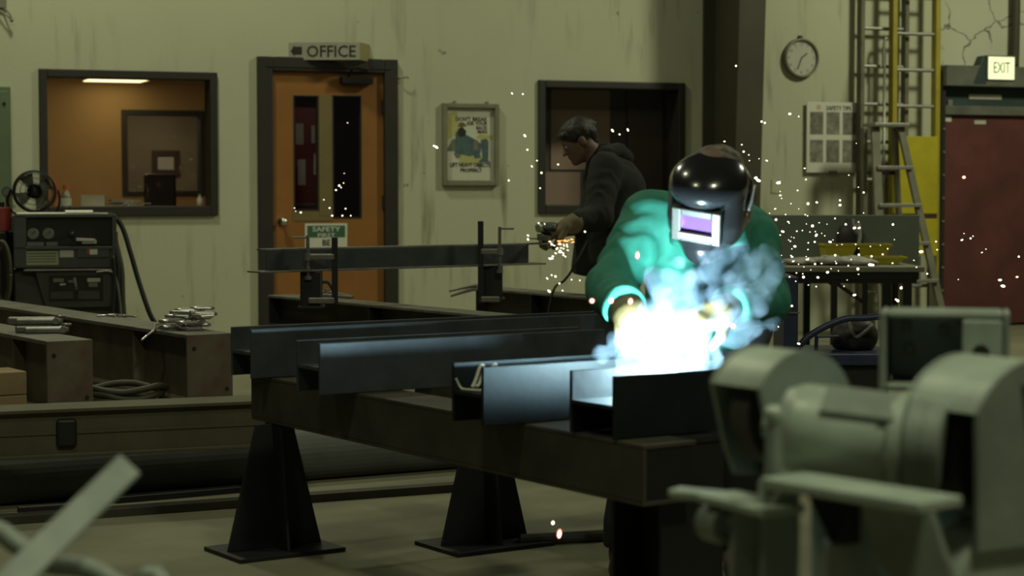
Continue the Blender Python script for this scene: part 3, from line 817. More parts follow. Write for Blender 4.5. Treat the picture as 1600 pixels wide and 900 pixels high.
# ---- SAFETY TIPS chart
q = (wa(1256), wa(1338), wz(1297, 270), wz(1297, 160))
t = thing('safety_chart', wp((q[0] + q[1]) / 2, q[2], 0), 'white SAFETY TIPS chart with six small pictures, below the clock', 'poster')
wbox(MB(), q[0] + .02, q[1] - .02, q[2] + .02, q[3] - .02, 0, .03).build('backing', M['frame_grey'], t)
wbox(MB(), *q, .03, .038).build('sheet', M['paper_white'], t, bevel=.003)
qw, qh = q[1] - q[0], q[3] - q[2]
text_mesh('lettering', 'SAFETY TIPS', wp(q[0] + qw * .60, q[3] - qh * .115, .0384), WU, Z3, .035, M['ink'], t, stretch=.85, weight=.015)
px_ = mat('chart_picture', (.24, .235, .18), .8, 0, .55, 18); px2 = mat('chart_picture_dark', (.2, .19, .15), .8, 0, .6, 26)
for r in range(2):
    for c in range(3):
        x = q[0] + qw * (.06 + .31 * c); zt_ = q[3] - qh * (.14 + .395 * r)
        wbox(MB(), x, x + qw * .25, zt_ - qh * .32, zt_, .038, .0388).build('picture_panel', px_ if (r + c) % 2 else px2, t)
for k in range(4):
    wbox(MB(), q[0] + qw * .08, q[0] + qw * (.3 + .1 * (k % 2)), q[2] + qh * (.1 + .0 * k), q[2] + qh * .104, .038, .0385)
MB().lathe(wp(q[0] + qw * .22, q[3] - qh * .075, .038), WN, [(.022, 0), (.022, .0006), (0, .0006)], 16).build('emblem', mat('faded_orange', (.5, .36, .24), .8, 0, 0), t)
wbox(MB(), q[0] + qw * .42, q[0] + qw * .58, q[2] - .012, q[2] + .016, .03, .045).build('clip', M['frame_grey'], t, bevel=.003)
# faint switch plate below the chart
a, z = onwall(1211, 292)
m = MB(); wbox(m, a - .035, a + .035, z - .05, z + .06, 0, .008); 
o_ = m.build('switch_plate', M['wall'], bevel=.002); tag(o_, 'small wall-coloured blank plate near the welder\'s shoulder', 'plate')

# ---- green panel at the left edge of the wall
q = (wa(-60), wa(19, 295, .15), .35, wz(10, 137))
t = thing('electrical_panel', wp((q[0] + q[1]) / 2, q[2], 0), 'dull green electrical cabinet on the wall left of the office window', 'panel')
wbox(MB(), *q, 0.001, .14).build('body', M['green_panel'], t, bevel=.006)
wbox(MB(), q[0] + .03, q[1] - .02, q[2] + .03, q[3] - .03, .14, .15).build('cover', M['green_panel'], t, bevel=.004)
MB().ball(wp(q[1] - .045, wz(10, 163), .152), .012, 8, 6).build('latch', M['ink'], t)
# dark bracket high in the left corner
a, z = onwall(6, 8)
m = MB(); wbox(m, a - .16, a + .015, z - .02, z + .3, 0, .03); m.tube([wp(a - .05, z - .03, .02), wp(a + .01, z - .07, .05), wp(a + .045, z - .105, .05)], .006, 6)
m.tube([wp(a - .005, z - .02, .02), wp(a + .03, z - .06, .05), wp(a + .05, z - .11, .05)], .006, 6); m.ball(wp(a + .045, z - .105, .05), .014, 8, 6)
tag(m.build('cable_bracket', M['frame_grey']), 'grey bracket with two dark wires high in the wall corner', 'bracket')

# ================================================================ STEEL ON THE SHOP FLOOR
TD = unit((.555, -.832, 0))      # run of the trestles (towards the camera, to the right)
UD = unit((.832, .555, 0))       # run of the workpieces laid across them
TTOP, TBOT = .555, .408

def girder(name, P, d, L, h, w, tf, tw, m, flat=False, label=None, cat='steel beam', group=None, end_plate=None, bev=.004, plate_m=None):
    """rolled section; P = lower near-end corner on the side of -v, d = run; flat: the web lies level (H)"""
    d = unit(d); v = unit(np.cross(Z3, d))    # v points to the left of the run
    t = thing(name, P, label, cat, group); t['kind'] = 'thing'
    P = np.asarray(P, float); C = P + v * w / 2
    if flat:
        for k, nm in ((0, 'flange'), (1, 'flange')):
            MB().box(P + v * (tf / 2 + k * (w - tf)) + d * L / 2 + Z3 * h / 2, d, v, Z3, L, tf, h).build(nm, m, t, bevel=bev)
        MB().box(C + d * L / 2 + Z3 * h * .5, d, v, Z3, L, w - 2 * tf, tw).build('web', m, t)
        for s in (-1, 1):
            pass
    else:
        for k, nm in ((0, 'bottom_flange'), (1, 'top_flange')):
            MB().box(C + d * L / 2 + Z3 * (tf / 2 + k * (h - tf)), d, v, Z3, L, w, tf).build(nm, m if not k else (plate_m or m), t, bevel=bev)
        MB().box(C + d * L / 2 + Z3 * h / 2, d, v, Z3, L, tw, h - 2 * tf).build('web', m, t)
    if end_plate:
        for q, nm in end_plate:
            MB().box(C + d * q + Z3 * h / 2, d, v, Z3, .014, w, h).build(nm, m, t, bevel=.002)
    return t

# --- H sections lying flat over the trestle, nearest end first in view
def hbar(px, py, L, h, w, label, m='steel_dark', z=TTOP, dirn=UD):
    P = at_z(px, py, z)      # lower corner of the camera-side flange
    return girder('steel_h_section', P, dirn, L, h, w, .011, .010, M[m], True, label, 'steel beam', None, None, .0025)
H0 = hbar(393, 592, 1.45, .155, .15, 'dark steel H section, farthest of the four laid across the trestle')
HA = hbar(500, 618, 1.02, .150, .15, 'long dark blue-grey H section between the far one and the arc-lit one')
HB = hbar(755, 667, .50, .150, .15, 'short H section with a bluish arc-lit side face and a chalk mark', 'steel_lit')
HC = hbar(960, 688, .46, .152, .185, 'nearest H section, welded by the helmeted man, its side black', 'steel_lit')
# chalk mark on the web of the lit H section
t = HB; v = unit(np.cross(Z3, UD)); P = ORG[HB.name]
def hb(x, y): return P + UD * x + v * y + Z3 * (.075 + .0056)
m = MB()
m.tube([P + v * .138 + UD * .006 + Z3 * .11, P + v * .136 + UD * .02 + Z3 * .085, P + v * .11 + UD * .03 + Z3 * .082, P + v * .06 + UD * .05 + Z3 * .083, P + v * .05 + UD * .10 + Z3 * .083], .003, 6)
fl = lambda x, z: P + v * .1365 + UD * x + Z3 * z
m.tube([fl(.055, .085), fl(.066, .105), fl(.078, .135), fl(.088, .138), fl(.085, .115), fl(.072, .088), fl(.062, .090)], .0045, 6)
m.tube([fl(.095, .085), fl(.106, .105), fl(.118, .135), fl(.128, .138), fl(.125, .115), fl(.112, .088)], .0045, 6)
m.build('chalk_mark', M['paper_white'], t)

def trestle_leg(t, c, hgt, base, top, dirx, zt):
    """two tapered plates crossing at a centre rib on a base plate"""
    c = np.asarray(c, float); dx = unit(dirx); dy = np.cross(Z3, dx)
    m = MB()
    for a, th, kb, kt in ((dx, dy, 1, 1), (dy, dx, .62, .8)):
        m.prism([c + a * s * base * kb / 2 + Z3 * .014 - th * .005 if z == 0 else c + a * s * top * kt / 2 + Z3 * hgt - th * .005
                 for s, z in ((-1, 0), (1, 0), (1, 1), (-1, 1))], th * .010)
    l = m.build('leg', M['steel_black'], t, bevel=.002)
    MB().box(c + Z3 * .007, dx, dy, Z3, base * 1.12, base * .8, .014).build('base_plate', M['steel_black'], l, bevel=.002)

# --- trestle under the workpieces (near) and its twin behind
A_ = at_z(393, 655, TBOT); B_ = at_z(1004, 793, TBOT)
Lt = np.linalg.norm((B_ - A_)[:2])
v = unit(np.cross(Z3, TD))
# P is the camera-side lower corner: camera side is -v of TD? choose so that the beam lies behind the traced edge
def trestle(Pfront, L, label, legs, h=TTOP - TBOT - .001, w=.16):
    # Pfront: camera-side lower edge at the far end
    back = unit(np.cross(Z3, TD))
    if back[1] < 0: back = -back
    t = thing('steel_trestle', Pfront, label, 'trestle', None)
    C = Pfront + back * w / 2
    MB().box(C + TD * L / 2 + Z3 * (h - .006), TD, back, Z3, L, w, .012).build('top_flange', M['steel_brown'], t, bevel=.003)
    MB().box(C + TD * L / 2 + Z3 * .006, TD, back, Z3, L, w, .012).build('bottom_flange', M['steel_brown'], t, bevel=.003)
    MB().box(C + TD * L / 2 - back * w * .47 + Z3 * h / 2, TD, back, Z3, L, .010, h - .024).build('web', M['steel_brown'], t)
    for q in (.01, L - .01):
        MB().box(C + TD * q + Z3 * h / 2, TD, back, Z3, .014, w * .9, h - .024).build('end_plate', M['steel_black'], t, bevel=.002)
    for q in legs:
        g = C + TD * q - back * .07; g = V(g[0], g[1], 0)
        trestle_leg(t, g, Pfront[2], .33, .13, UD, Pfront[2])
    return t
g1 = at_z(438, 874, 0)
trestle(A_, Lt, 'brown steel trestle beam carrying the four H sections, tapered black leg at its far end', [float(np.dot((g1 - A_)[:2], TD[:2])) if False else .14])
sc_ = at_z(1062, 800, .40); tst = bpy.data.objects['steel_trestle']
m = MB(); q_ = V(sc_[0] - .01, sc_[1] + .24, 0)
m.box(q_ + Z3 * .273, UD, TD, Z3, .012, .19, .53); m.box(q_ + Z3 * .273 + TD * .095, UD, TD, Z3, .19, .012, .53); m.box(q_ + Z3 * .273 - TD * .095, UD, TD, Z3, .19, .012, .53)
o_ = m.build('leg', M['steel_black'], tst, bevel=.002)
MB().box(q_ + Z3 * .012, UD, TD, Z3, .22, .22, .02).build('base_plate', M['steel_black'], o_)
m = MB(); m.box(q_ + Z3 * .546, TD, UD, Z3, .21, .20, .012); m.build('saddle', M['steel_black'], o_)
g2 = at_z(757, 852, 0)
P2 = g2 - TD * .42; P2 = V(P2[0], P2[1], TBOT)
back = unit(np.cross(Z3, TD)); back = back if back[1] > 0 else -back
trestle(P2 - back * .01, .72, 'second steel trestle standing behind the first, its tapered leg on the open floor', [.42])

# --- trestles at the back carrying the long channel
def back_trestle(pa, pb, z, h, w, label, m='steel_black'):
    A = at_z(*pa, z); B = at_z(*pb, z); d = unit(V(B[0] - A[0], B[1] - A[1], 0)); L = np.linalg.norm((B - A)[:2])
    back = unit(np.cross(Z3, d)); back = back if back[1] > 0 else -back
    t = thing('steel_trestle', A - Z3 * (z), label, 'trestle', None)
    C = A + back * w / 2 - Z3 * h
    MB().box(C + d * L / 2 + Z3 * (h - .007), d, back, Z3, L, w, .014).build('top_flange', M['steel_top'], t, bevel=.003)
    MB().box(C + d * L / 2 + Z3 * .007, d, back, Z3, L, w, .014).build('bottom_flange', M[m], t, bevel=.003)
    MB().box(C + d * L / 2 + Z3 * h / 2, d, back, Z3, L, .012, h - .028).build('web', M['steel_brown'], t)
    for q in (.0075, L * .5, L - .0075):
        MB().box(C + d * q + Z3 * h / 2, d, back, Z3, .014, w * .94, h - .028).build('stiffener', M[m], t, bevel=.002)
    for q in (.2, L - .42):
        g = C + d * q; trestle_leg(t, V(g[0], g[1], 0), z - h, .34, .13, UD, 0)
    return t, A, B, d, back
T3, A3_, B3_, d3, bk3 = back_trestle((418, 461), (762, 493), .56, .17, .17, 'worn trestle in front of the orange door, carrying the left post')
T4, A4_, B4_, d4, bk4 = back_trestle((742, 449), (922, 465), .56, .17, .17, 'trestle between the left one and the man with the grinder')

# --- the long channel held on posts
CA = at_y(416, 424, 9.35); CB = at_y(826, 410, 10.35)
dch = unit(CB - CA); dch[2] = 0; dch = unit(dch); Lc = np.linalg.norm((CB - CA)[:2])
bkc = unit(np.cross(Z3, dch)); bkc = bkc if bkc[1] > 0 else -bkc
zc0 = (CA[2] + CB[2]) / 2; hc = .098
t = thing('steel_channel', (CA[0], CA[1], zc0), 'long dark channel clamped level on posts, ground at its free end', 'steel beam'); t['kind'] = 'thing'
CA = V(CA[0], CA[1], zc0)
MB().box(CA + dch * Lc / 2 + bkc * .004 + Z3 * hc / 2, dch, bkc, Z3, Lc, .008, hc).build('web', M['steel_dark'], t, bevel=.001)
MB().box(CA + dch * (Lc / 2 + .0) + Z3 * (-.004) + bkc * .0, dch, bkc, Z3, Lc + .14, .13, .008).build('bottom_flange', M['steel_top'], t, bevel=.001)
MB().box(CA + dch * (Lc / 2 + .07) + Z3 * (hc + .004) + bkc * .045, dch, bkc, Z3, Lc + .14, .09, .008).build('top_flange', M['steel_top'], t, bevel=.001)
zch = zc0 - .008
def chan_at(px):   # point on the channel's lower front edge seen at column px
    best = min((abs(800 + FOC * (CA + dch * s)[0] / (CA + dch * s)[1] - px), s) for s in np.linspace(-.1, Lc + .1, 400))
    return CA + dch * best[1]
# left post: dark block on the trestle under the channel
def post(px, w, label, zb, zt):
    c = chan_at(px) + bkc * .0
    m = thing('support_post', (c[0], c[1], zb), label, 'post')
    MB().aabb((c[0] - w / 2, c[1] - .06, zb), (c[0] + w / 2, c[1] + .06, zt)).build('block', M['steel_black'], m, bevel=.006)
    MB().aabb((c[0] - w / 2 - .012, c[1] - .075, zb), (c[0] + w / 2 + .012, c[1] + .075, zb + .012)).build('foot', M['steel_black'], m, bevel=.003)
    return c
cl = chan_at(486); cr = chan_at(768)
post(486, .10, 'black post under the channel in front of the orange door', .56, zch)
post(768, .12, 'black post under the channel left of the man with the grinder', .56, zch)
# C clamps
def c_clamp(c, up, side, label, screw_h, deep, arm, m='grey_clamp', nm='bar_clamp'):
    """sliding bar clamp: upright bar, two jaws, screw with a tommy bar"""
    c = np.asarray(c, float); t = thing(nm, c, label, 'clamp')
    MB().box(c + Z3 * (up - deep) / 2, side, np.cross(Z3, side), Z3, .030, .011, up + deep).build('bar', M['steel_black'], t, bevel=.002)
    jz = arm[0]
    MB().box(c + side * arm[1] / 2 * 1.0 + Z3 * jz, side, np.cross(Z3, side), Z3, abs(arm[1]), .026, .030).build('upper_jaw', M[m], t, bevel=.006)
    MB().box(c + side * arm[1] / 2 * 1.0 - Z3 * (deep - .02), side, np.cross(Z3, side), Z3, abs(arm[1]), .026, .030).build('lower_jaw', M[m], t, bevel=.006)
    s = c + side * arm[1]
    MB().cyl(s + Z3 * (jz - .10), s + Z3 * (jz + screw_h), .009, n=10).build('screw', M['steel_top'], t)
    MB().cyl(s + Z3 * (jz - .112), s + Z3 * (jz - .095), .018, n=12).build('swivel_foot', M['steel_top'], t)
    MB().cyl(s + Z3 * (jz + screw_h - .01), s + Z3 * (jz + screw_h - .01) + side * .075, .005, n=8).build('tommy_bar', M['steel_top'], t)
    MB().cyl(s + Z3 * (jz - .018), s + Z3 * (jz + .018), .018, n=12).build('boss', M[m], t)
    return t
f_ = -bkc * .075
k = cl - bkc * .085; s1 = V(1, 0, 0)
pb_ = at_y(523, 400, k[1]); c_clamp(V(pb_[0], k[1], zc0 + .03), .13, -s1, 'grey bar clamp gripping the channel over the SAFETY FIRST notice', .105, .20, (.035, .132))
pb_ = at_y(751, 380, cr[1] - .12); c_clamp(V(pb_[0], cr[1] - .12, zc0 + .04), .19, s1, 'tall bar clamp gripping the channel beside the grinder man', .13, .24, (.03, .10))
# clamp / wire brush lying on the left trestle
m = MB(); a = at_z(470, 461, .56 + .012); b = at_z(552, 463, .56 + .012)
zt = .56
t = thing('spring_clamp', (a[0], a[1], zt), 'spring clamp lying open on the worn trestle by the door', 'clamp')
MB().tube([V(a[0], a[1], zt + .01), V(*((a + b) / 2)[:2], zt + .03), V(b[0], b[1], zt + .008)], .008).build('jaw', M['grey_clamp'], t)
MB().tube([V(a[0], a[1] - .05, zt + .01), V(*((a + b) / 2)[:2], zt + .016) - V(0, .03, 0), V(b[0], b[1] - .06, zt + .008)], .008).build('jaw', M['grey_clamp'], t)
MB().cyl(V(*((a + b) / 2)[:2], zt + .005), V(*((a + b) / 2)[:2], zt + .05), .016).build('pivot', M['bright_steel'], t)
# wedge with a handle next to the left post
a = at_z(487, 462, .56); 
t = thing('welding_pliers', (a[0], a[1], zt), 'black pliers standing against the left post', 'pliers')
MB().tube([V(a[0] + .02, a[1] - .06, zt + .008), V(a[0] + .05, a[1] - .06, zt + .07), V(a[0] + .10, a[1] - .07, zt + .075), V(a[0] + .135, a[1] - .07, zt + .01)], .010).build('handle', M['rubber'], t)
MB().tube([V(a[0] + .02, a[1] - .06, zt + .008), V(a[0] - .01, a[1] - .06, zt + .05), V(a[0] + .05, a[1] - .06, zt + .07)], .010).build('handle', M['rubber'], t)
# welding ground clamp hanging off the right trestle
a = at_y(702, 455, A4_[1] - .02); b = at_y(748, 447, A4_[1] - .02); c_ = at_y(704, 463, A4_[1] - .02); e_ = at_y(765, 462, A4_[1] - .02)
t = thing('earth_clamp', b, 'open-jawed earth clamp gripping the end of the right trestle', 'clamp')
MB().tube([a, (a + b) / 2 + Z3 * .006, b, e_], [.006, .014]).build('jaw', M['steel_top'], t, shade=True)
MB().tube([c_, (c_ + b) / 2 + Z3 * -.004, b - Z3 * .02, e_ - Z3 * .03], [.006, .014]).build('jaw', M['steel_top'], t, shade=True)
MB().cyl(b - V(0, .03, 0) - Z3 * .01, b + V(0, .03, 0) - Z3 * .01, .014).build('pivot', M['bright_steel'], t)
for q, yy in (((706, 452), .0), ((722, 450), .0)):
    w_ = at_y(q[0], q[1], A4_[1] - .02); MB().cyl(w_, w_ + V(.05, 0, -.005), .004).build('tooth', M['bright_steel'], t)

# --- wide-flange girders with end plates on the left
def plated(px1, py1, zt, h, w, L, label, m='girder_brown'):
    """px1,py1: front top corner of the near end"""
    N_ = at_z(px1, py1, zt); back = unit(np.cross(Z3, TD)); back = back if back[1] > 0 else -back
    t = thing('plated_girder', V(N_[0], N_[1], zt - h), label, 'girder'); t['kind'] = 'thing'
    C = V(N_[0], N_[1], zt - h) + back * w / 2 - TD * L / 2
    MB().box(C + Z3 * (h - .008), TD, back, Z3, L, w, .016).build('top_flange', M['steel_top'], t, bevel=.003)
    MB().box(C + Z3 * .008, TD, back, Z3, L, w, .016).build('bottom_flange', M[m], t, bevel=.003)
    MB().box(C + Z3 * h / 2 - back * .03, TD, back, Z3, L, .012, h - .032).build('web', M[m], t)
    MB().box(C + TD * (L / 2 + .009) + Z3 * h / 2, TD, back, Z3, .018, w, h).build('end_plate', M['girder_brown'], t, bevel=.003)
    MB().box(C - TD * (L / 2 + .009) + Z3 * h / 2, TD, back, Z3, .018, w, h).build('end_plate', M['girder_brown'], t, bevel=.003)
    for q in (-.32, .0, .32):
        MB().box(C + TD * L * q + Z3 * h / 2 - back * .062, TD, back, Z3, .012, .05, h - .032).build('stiffener', M[m], t)
    for sx in (-1, 1):
        for sz in (.2, .8):
            e = C + TD * (L / 2 + .018) + Z3 * h * sz + back * sx * w * .36
            if (sx, sz) in ((-1, .8), (1, .2)):
                MB().cyl(e, e + TD * .002, .009, n=10).build('bolt_hole', M['ink'], t)
    return t, N_, back
PG1, N1, bk = plated(290, 523, .56, .285, .20, 3.2, 'long brown girder with a plated end and chain links on top')
PG2, N2, bk = plated(71, 533, .56, .285, .185, 2.2, 'brown girder with a rust-marked end plate at the left, clamps lying on it')
# bearers under the plated girders (on the floor), hidden behind the channel
for nm, N_, l in (('bearer', N1, 'low dark bearer block under the long brown girder'), ('bearer', N2, 'low dark bearer block under the rust-marked girder')):
    c = N_ - TD * .5
    for k_ in (0, 1):
        cc = c - TD * 1.1 * k_
        if k_ == 0 or nm:
            m = MB(); m.box(V(cc[0], cc[1], .1375) + bk * .1, UD, TD, Z3, .3, .14, .275)
            tag(m.build('bearer', M['steel_black'], bevel=.004), l + (' near its plated end' if k_ == 0 else ' farther from its plated end'), 'block')
# timber blocks at the far left
c = at_z(8, 640, .28)
for k_, (zz, lab) in enumerate(((.28, 'lower timber block of the pair at the left edge under the girder'), (.37, 'upper timber block of the pair at the left edge under the girder'))):
    m = MB(); q = at_y(-2, 600, 7.3); m.box(V(q[0], 7.3, zz + .045), UD, TD, Z3, .15, .2, .088); 
    tag(m.build('timber_block', M['timber'] , bevel=.004), lab, 'timber block')
m = MB(); q = at_y(-2, 600, 7.3); m.box(V(q[0], 7.3, .14), UD, TD, Z3, .3, .3, .28)
tag(m.build('steel_stool', M['steel_black'], bevel=.004), 'dark steel block on the floor under the two timber blocks', 'block')

# --- clamps and links on the girders
def small_clamp(c, d, L, m, label, nm='locking_clamp'):
    d = unit(d); s = np.cross(Z3, d); c = np.asarray(c, float)
    t = thing(nm, c, label, 'clamp')
    MB().box(c + Z3 * .016, d, s, Z3, L, .028, .030).build('frame', M[m], t, bevel=.008)
    MB().box(c + Z3 * .014 - s * .045 + d * .02, d, s, Z3, L * .8, .022, .026).build('handle', M[m], t, bevel=.008)
    MB().cyl(c + d * L * .42 - s * .06 + Z3 * .016, c + d * L * .42 + s * .03 + Z3 * .016, .014, n=10).build('pivot', M[m], t)
    MB().lathe(c + d * L * .45 + Z3 * .026, Z3, [(.012, 0), (.022, .004), (.022, .012), (.012, .014)], 12).build('pad', M[m], t, shade=True)
    return t
q = at_z(66, 520, .56); small_clamp(V(q[0], q[1], .56), (1, .12, 0), .215, 'grey_clamp', 'grey locking clamp lying lowest on the rust-marked girder')
q = at_z(58, 508, .592); small_clamp(V(q[0] - .02, q[1] + .05, .592), (1, .05, 0), .225, 'grey_clamp', 'grey locking clamp lying across the other one on the rust-marked girder')
# heap of bright shackles/clamps at the end of the long girder
base = at_z(288, 515, .56)
r_ = random.Random(3)
for k_ in range(14):
    cx = base[0] + r_.uniform(-.10, .10); cy = base[1] + r_.uniform(-.05, .07); zz = .562 + .0065 * k_
    th = r_.uniform(-.9, .9); d = V(math.cos(th), math.sin(th), 0); s = np.cross(Z3, d)
    L = r_.uniform(.05, .08)
    pts = []
    for i in range(13):
        a_ = math.pi / 2 + math.pi * i / 12
        pts.append(V(cx, cy, zz) - d * L * .5 + (d * math.cos(a_) + s * math.sin(a_)) * .024)
    pts = [V(cx, cy, zz) + d * L * .6 + s * .024] + pts + [V(cx, cy, zz) + d * L * .6 - s * .024]
    t = thing('shackle', V(cx, cy, zz), 'bright bent steel shackle in the shiny heap at the end of the long girder', 'shackle', 'heap of bright shackles')
    MB().tube(pts, .0085, 7).build('bow', M['bright_steel'], t, shade=True)
    e = V(cx, cy, zz) + d * L * .62
    MB().cyl(e - s * .036, e + s * .036, .0075, n=8).build('pin', M['bright_steel'], t)
a = at_z(240, 516, .566); b = at_y(221, 532, a[1] - .07)
m = MB(); m.tube([at_z(258, 506, .565), at_z(243, 507, .575), a, (a + b) / 2, b], .006, 6)
tag(m.build('hanging_rod', M['bright_steel'], shade=True), 'thin bright rod hanging over the girder edge from the shackles', 'rod')
a = at_z(180, 497, .56)
for k_, (px, py) in enumerate(((165, 495), (180, 494), (196, 496))):
    q = at_z(px, py, .56); m = MB(); m.tube([q + V(-.04, .01 * k_, .004), q + V(0, .012, .006), q + V(.05, -.01, .004)], .005, 6)
    tag(m.build('bright_offcut', M['bright_steel'], shade=True), 'thin bright wire offcut on the long girder, ' + ('farthest from the shackles', 'middle one of three', 'nearest to the shackles')[k_], 'offcut', 'bright offcuts on the long girder')

# --- floor stock: big olive channel on a dark pipe, flat bars
def floor_line(px0, py0, px1, py1, z):
    a = at_z(px0, py0, z); b = at_z(px1, py1, z); return a, b
a, b = floor_line(-40, 722, 400, 700, .20)
d = unit(V(b[0] - a[0], b[1] - a[1], 0)); bkf = np.cross(Z3, d)
if bkf[1] < 0: bkf = -bkf
L = np.linalg.norm((b - a)[:2]) + .52
t = thing('olive_girder', a, 'long olive-brown girder lying across the left foreground on top of the pipe', 'girder'); t['kind'] = 'thing'
a0 = a - d * .4
MB().box(a0 + d * L / 2 + bkf * .10 + Z3 * .167, d, bkf, Z3, L, .20, .014).build('top_flange', M['steel_olive'], t, bevel=.003)
MB().box(a0 + d * L / 2 + bkf * .10 + Z3 * .007, d, bkf, Z3, L, .20, .014).build('bottom_flange', M['steel_olive'], t, bevel=.003)
MB().box(a0 + d * L / 2 + bkf * .03 + Z3 * .087, d, bkf, Z3, L, .012, .146).build('web', M['steel_olive'], t)
MB().box(a0 + d * L / 2 + bkf * .022 + Z3 * .087, d, bkf, Z3, L, .006, .012).build('rib', M['steel_olive'], t)
w_ = at_z(118, 690, .28)
s_ = float(np.dot((w_ - a0)[:2], d[:2]))
MB().box(a0 + d * s_ + bkf * .016 + Z3 * .085, d, bkf, Z3, .07, .026, .10).build('lug', M['steel_black'], t, bevel=.01)
a, b = floor_line(-40, 800, 715, 738, 0.0)
d2 = unit(V(b[0] - a[0], b[1] - a[1], 0)); L2 = np.linalg.norm((b - a)[:2]) + .9
bk2 = np.cross(Z3, d2); bk2 = bk2 if bk2[1] > 0 else -bk2
m = MB(); c0_ = a - d2 * .3 + bk2 * .12 + Z3 * .0995
m.lathe(c0_, d2, [(.084, 0), (.0995, 0), (.0995, L2), (.084, L2), (.084, 0)], 32)
tag(m.build('steel_pipe', M['pipe_grey'], shade=False), 'thick dark steel pipe on the floor below the olive girder', 'pipe')
for p in bpy.data.objects[-1:] if False else []: pass
def flat_bar(p0, p1, w, th, m, label, z=0.0):
    a, b = at_z(*p0, z), at_z(*p1, z); d = unit(b - a); s = np.cross(Z3, d); L = np.linalg.norm(b - a)
    mb = MB(); mb.box((a + b) / 2 + Z3 * th / 2, d, s, Z3, L, w, th)
    return tag(mb.build('flat_bar', M[m], bevel=.002), label, 'steel bar')
flat_bar((-30, 821), (722, 766), .07, .03, 'steel_brown', 'longest flat bar on the floor, running from the left edge past the first leg')
flat_bar((28, 800), (150, 792), .03, .018, 'steel_black', 'short black bar on the floor under the pipe at the left')
flat_bar((178, 785), (378, 768), .06, .022, 'steel_black', 'dark flat bar on the floor beside the first trestle leg')
# iron bar on the floor by the welder
a, b = at_z(812, 853, .0), at_z(990, 843, .0)
m = MB(); d = unit(b - a); m.cyl(a + Z3 * .019, b + Z3 * .019, .019, n=12); 
tag(m.build('round_bar', M['steel_brown'], bevel=.003), 'round brown bar lying on the floor near the welder\'s boots', 'steel bar')

# --- clutter between the two plated girders
q = at_z(205, 622, .29)
t = thing('hose_coil', V(q[0], q[1], .0), 'dull hose coil heaped between the two brown girders', 'hose')
m = MB()
for k_ in range(4):
    pts = []
    for i in range(14):
        th = 2 * math.pi * i / 13
        pts.append(V(q[0] + (.14 + .012 * k_) * math.cos(th) - .04, q[1] + .09 * math.sin(th) + .01 * k_, .24 + .03 * k_ + .012 * math.sin(3 * th + k_)))
    m.tube(pts, .014, 7)
m.build('coil', M['rubber_olive'], t, shade=True)
MB().aabb((q[0] - .16, q[1] - .09, 0), (q[0] + .08, q[1] + .08, .222)).build('stand', M['steel_brown'], t, bevel=.005)

# ================================================================ WELDING MACHINES AT THE LEFT WALL
YM = 11.4
def my(px, py, Y=YM): return at_y(px, py, Y)
X3, Y3 = V(1, 0, 0), V(0, 1, 0)
def fb(mb, px0, px1, py0, py1, Y0, Y1):     # upright box whose front face (at depth Y0) covers a picture rectangle
    a = my(px0, py1, Y0); b = my(px1, py0, Y0)
    return mb.aabb((a[0], Y0, a[2]), (b[0], Y1, b[2]))
zsplit = my(100, 420)[2]; ztop = my(100, 336)[2]; xl = my(22, 400)[0]; xr = my(180, 400)[0]
t = thing('welding_machine', ((xl + xr) / 2, YM + .3, zsplit), 'upper grey welding machine with two dials and a pale label', 'welding machine'); WM1 = t
MB().aabb((xl, YM + .02, zsplit + .002), (xr, YM + .62, ztop)).build('casing', M['welder_grey'], t, bevel=.01)
fb(MB(), 40, 172, 341, 384, YM - .0, YM + .021).build('front_panel', M['ink'], t, bevel=.004)
m = MB(); 
for a_, b_ in ((22, 40), (172, 176)): fb(m, a_, b_, 337, 418, YM - .02, YM + .03)
fb(m, 22, 176, 385, 390, YM - .02, YM + .03); fb(m, 22, 176, 335, 340, YM - .02, YM + .03)
m.build('front_frame', M['welder_grey'], t, bevel=.003)
for px in (52, 75):
    c = my(px, 365); MB().lathe(c + V(0, .002, 0), -Y3, [(.034, 0), (.034, .012), (.030, .016), (0, .016)], 20).build('dial', M['dial'], t)
    MB().box(c + V(.004, -.016, .006), unit((1, 0, .9)), Y3, unit((-.9, 0, 1)), .03, .003, .003).build('needle', M['ink'], t)
fb(MB(), 43, 68, 378, 384, YM - .004, YM + .01).build('scale_plate', M['dial'], t)
fb(MB(), 72, 89, 378, 384, YM - .004, YM + .01).build('scale_plate', M['dial'], t)
c = my(110, 364); MB().cyl(c, c - Y3 * .03, .018).build('switch_knob', M['black_metal'], t); MB().ball(my(112, 364) - Y3 * .03, .006, 8, 5).build('knob_glint', M['alu'], t)
m = MB(); c = my(132, 375); m.box(c + V(0, -.012, 0), unit((1, 0, -.05)), Y3, unit((.05, 0, 1)), .11, .02, .018); m.build('latch_handle', M['label_pale'], t, bevel=.003)
m = MB(); c = my(135, 378); m.box(c + V(0.01, -.006, 0), X3, Y3, Z3, .085, .01, .022); m.build('rating_plate', M['label_pale'], t)
fb(MB(), 24, 174, 390, 419, YM - .005, YM + .022).build('lower_panel', M['welder_grey'], t, bevel=.003)
fb(MB(), 41, 90, 392, 414, YM - .009, YM - .005).build('caution_label', M['label_paper'], t)
fb(MB(), 92, 113, 391, 402, YM - .009, YM - .005).build('caution_label', M['label_pale'], t)
fb(MB(), 118, 168, 387, 403, YM - .016, YM - .004).build('meter_box', M['welder_grey'], t, bevel=.004)
fb(MB(), 133, 149, 388, 398, YM - .019, YM - .016).build('meter_face', M['paper'], t)
fb(MB(), 133, 137, 388, 398, YM - .021, YM - .019).build('meter_bar', M['red_plastic'], t)
for k in range(4): fb(MB(), 43, 87, 395.5 + 4.2 * k, 396.6 + 4.2 * k, YM - .0095, YM - .009).build('print_line', M['ink'], t)
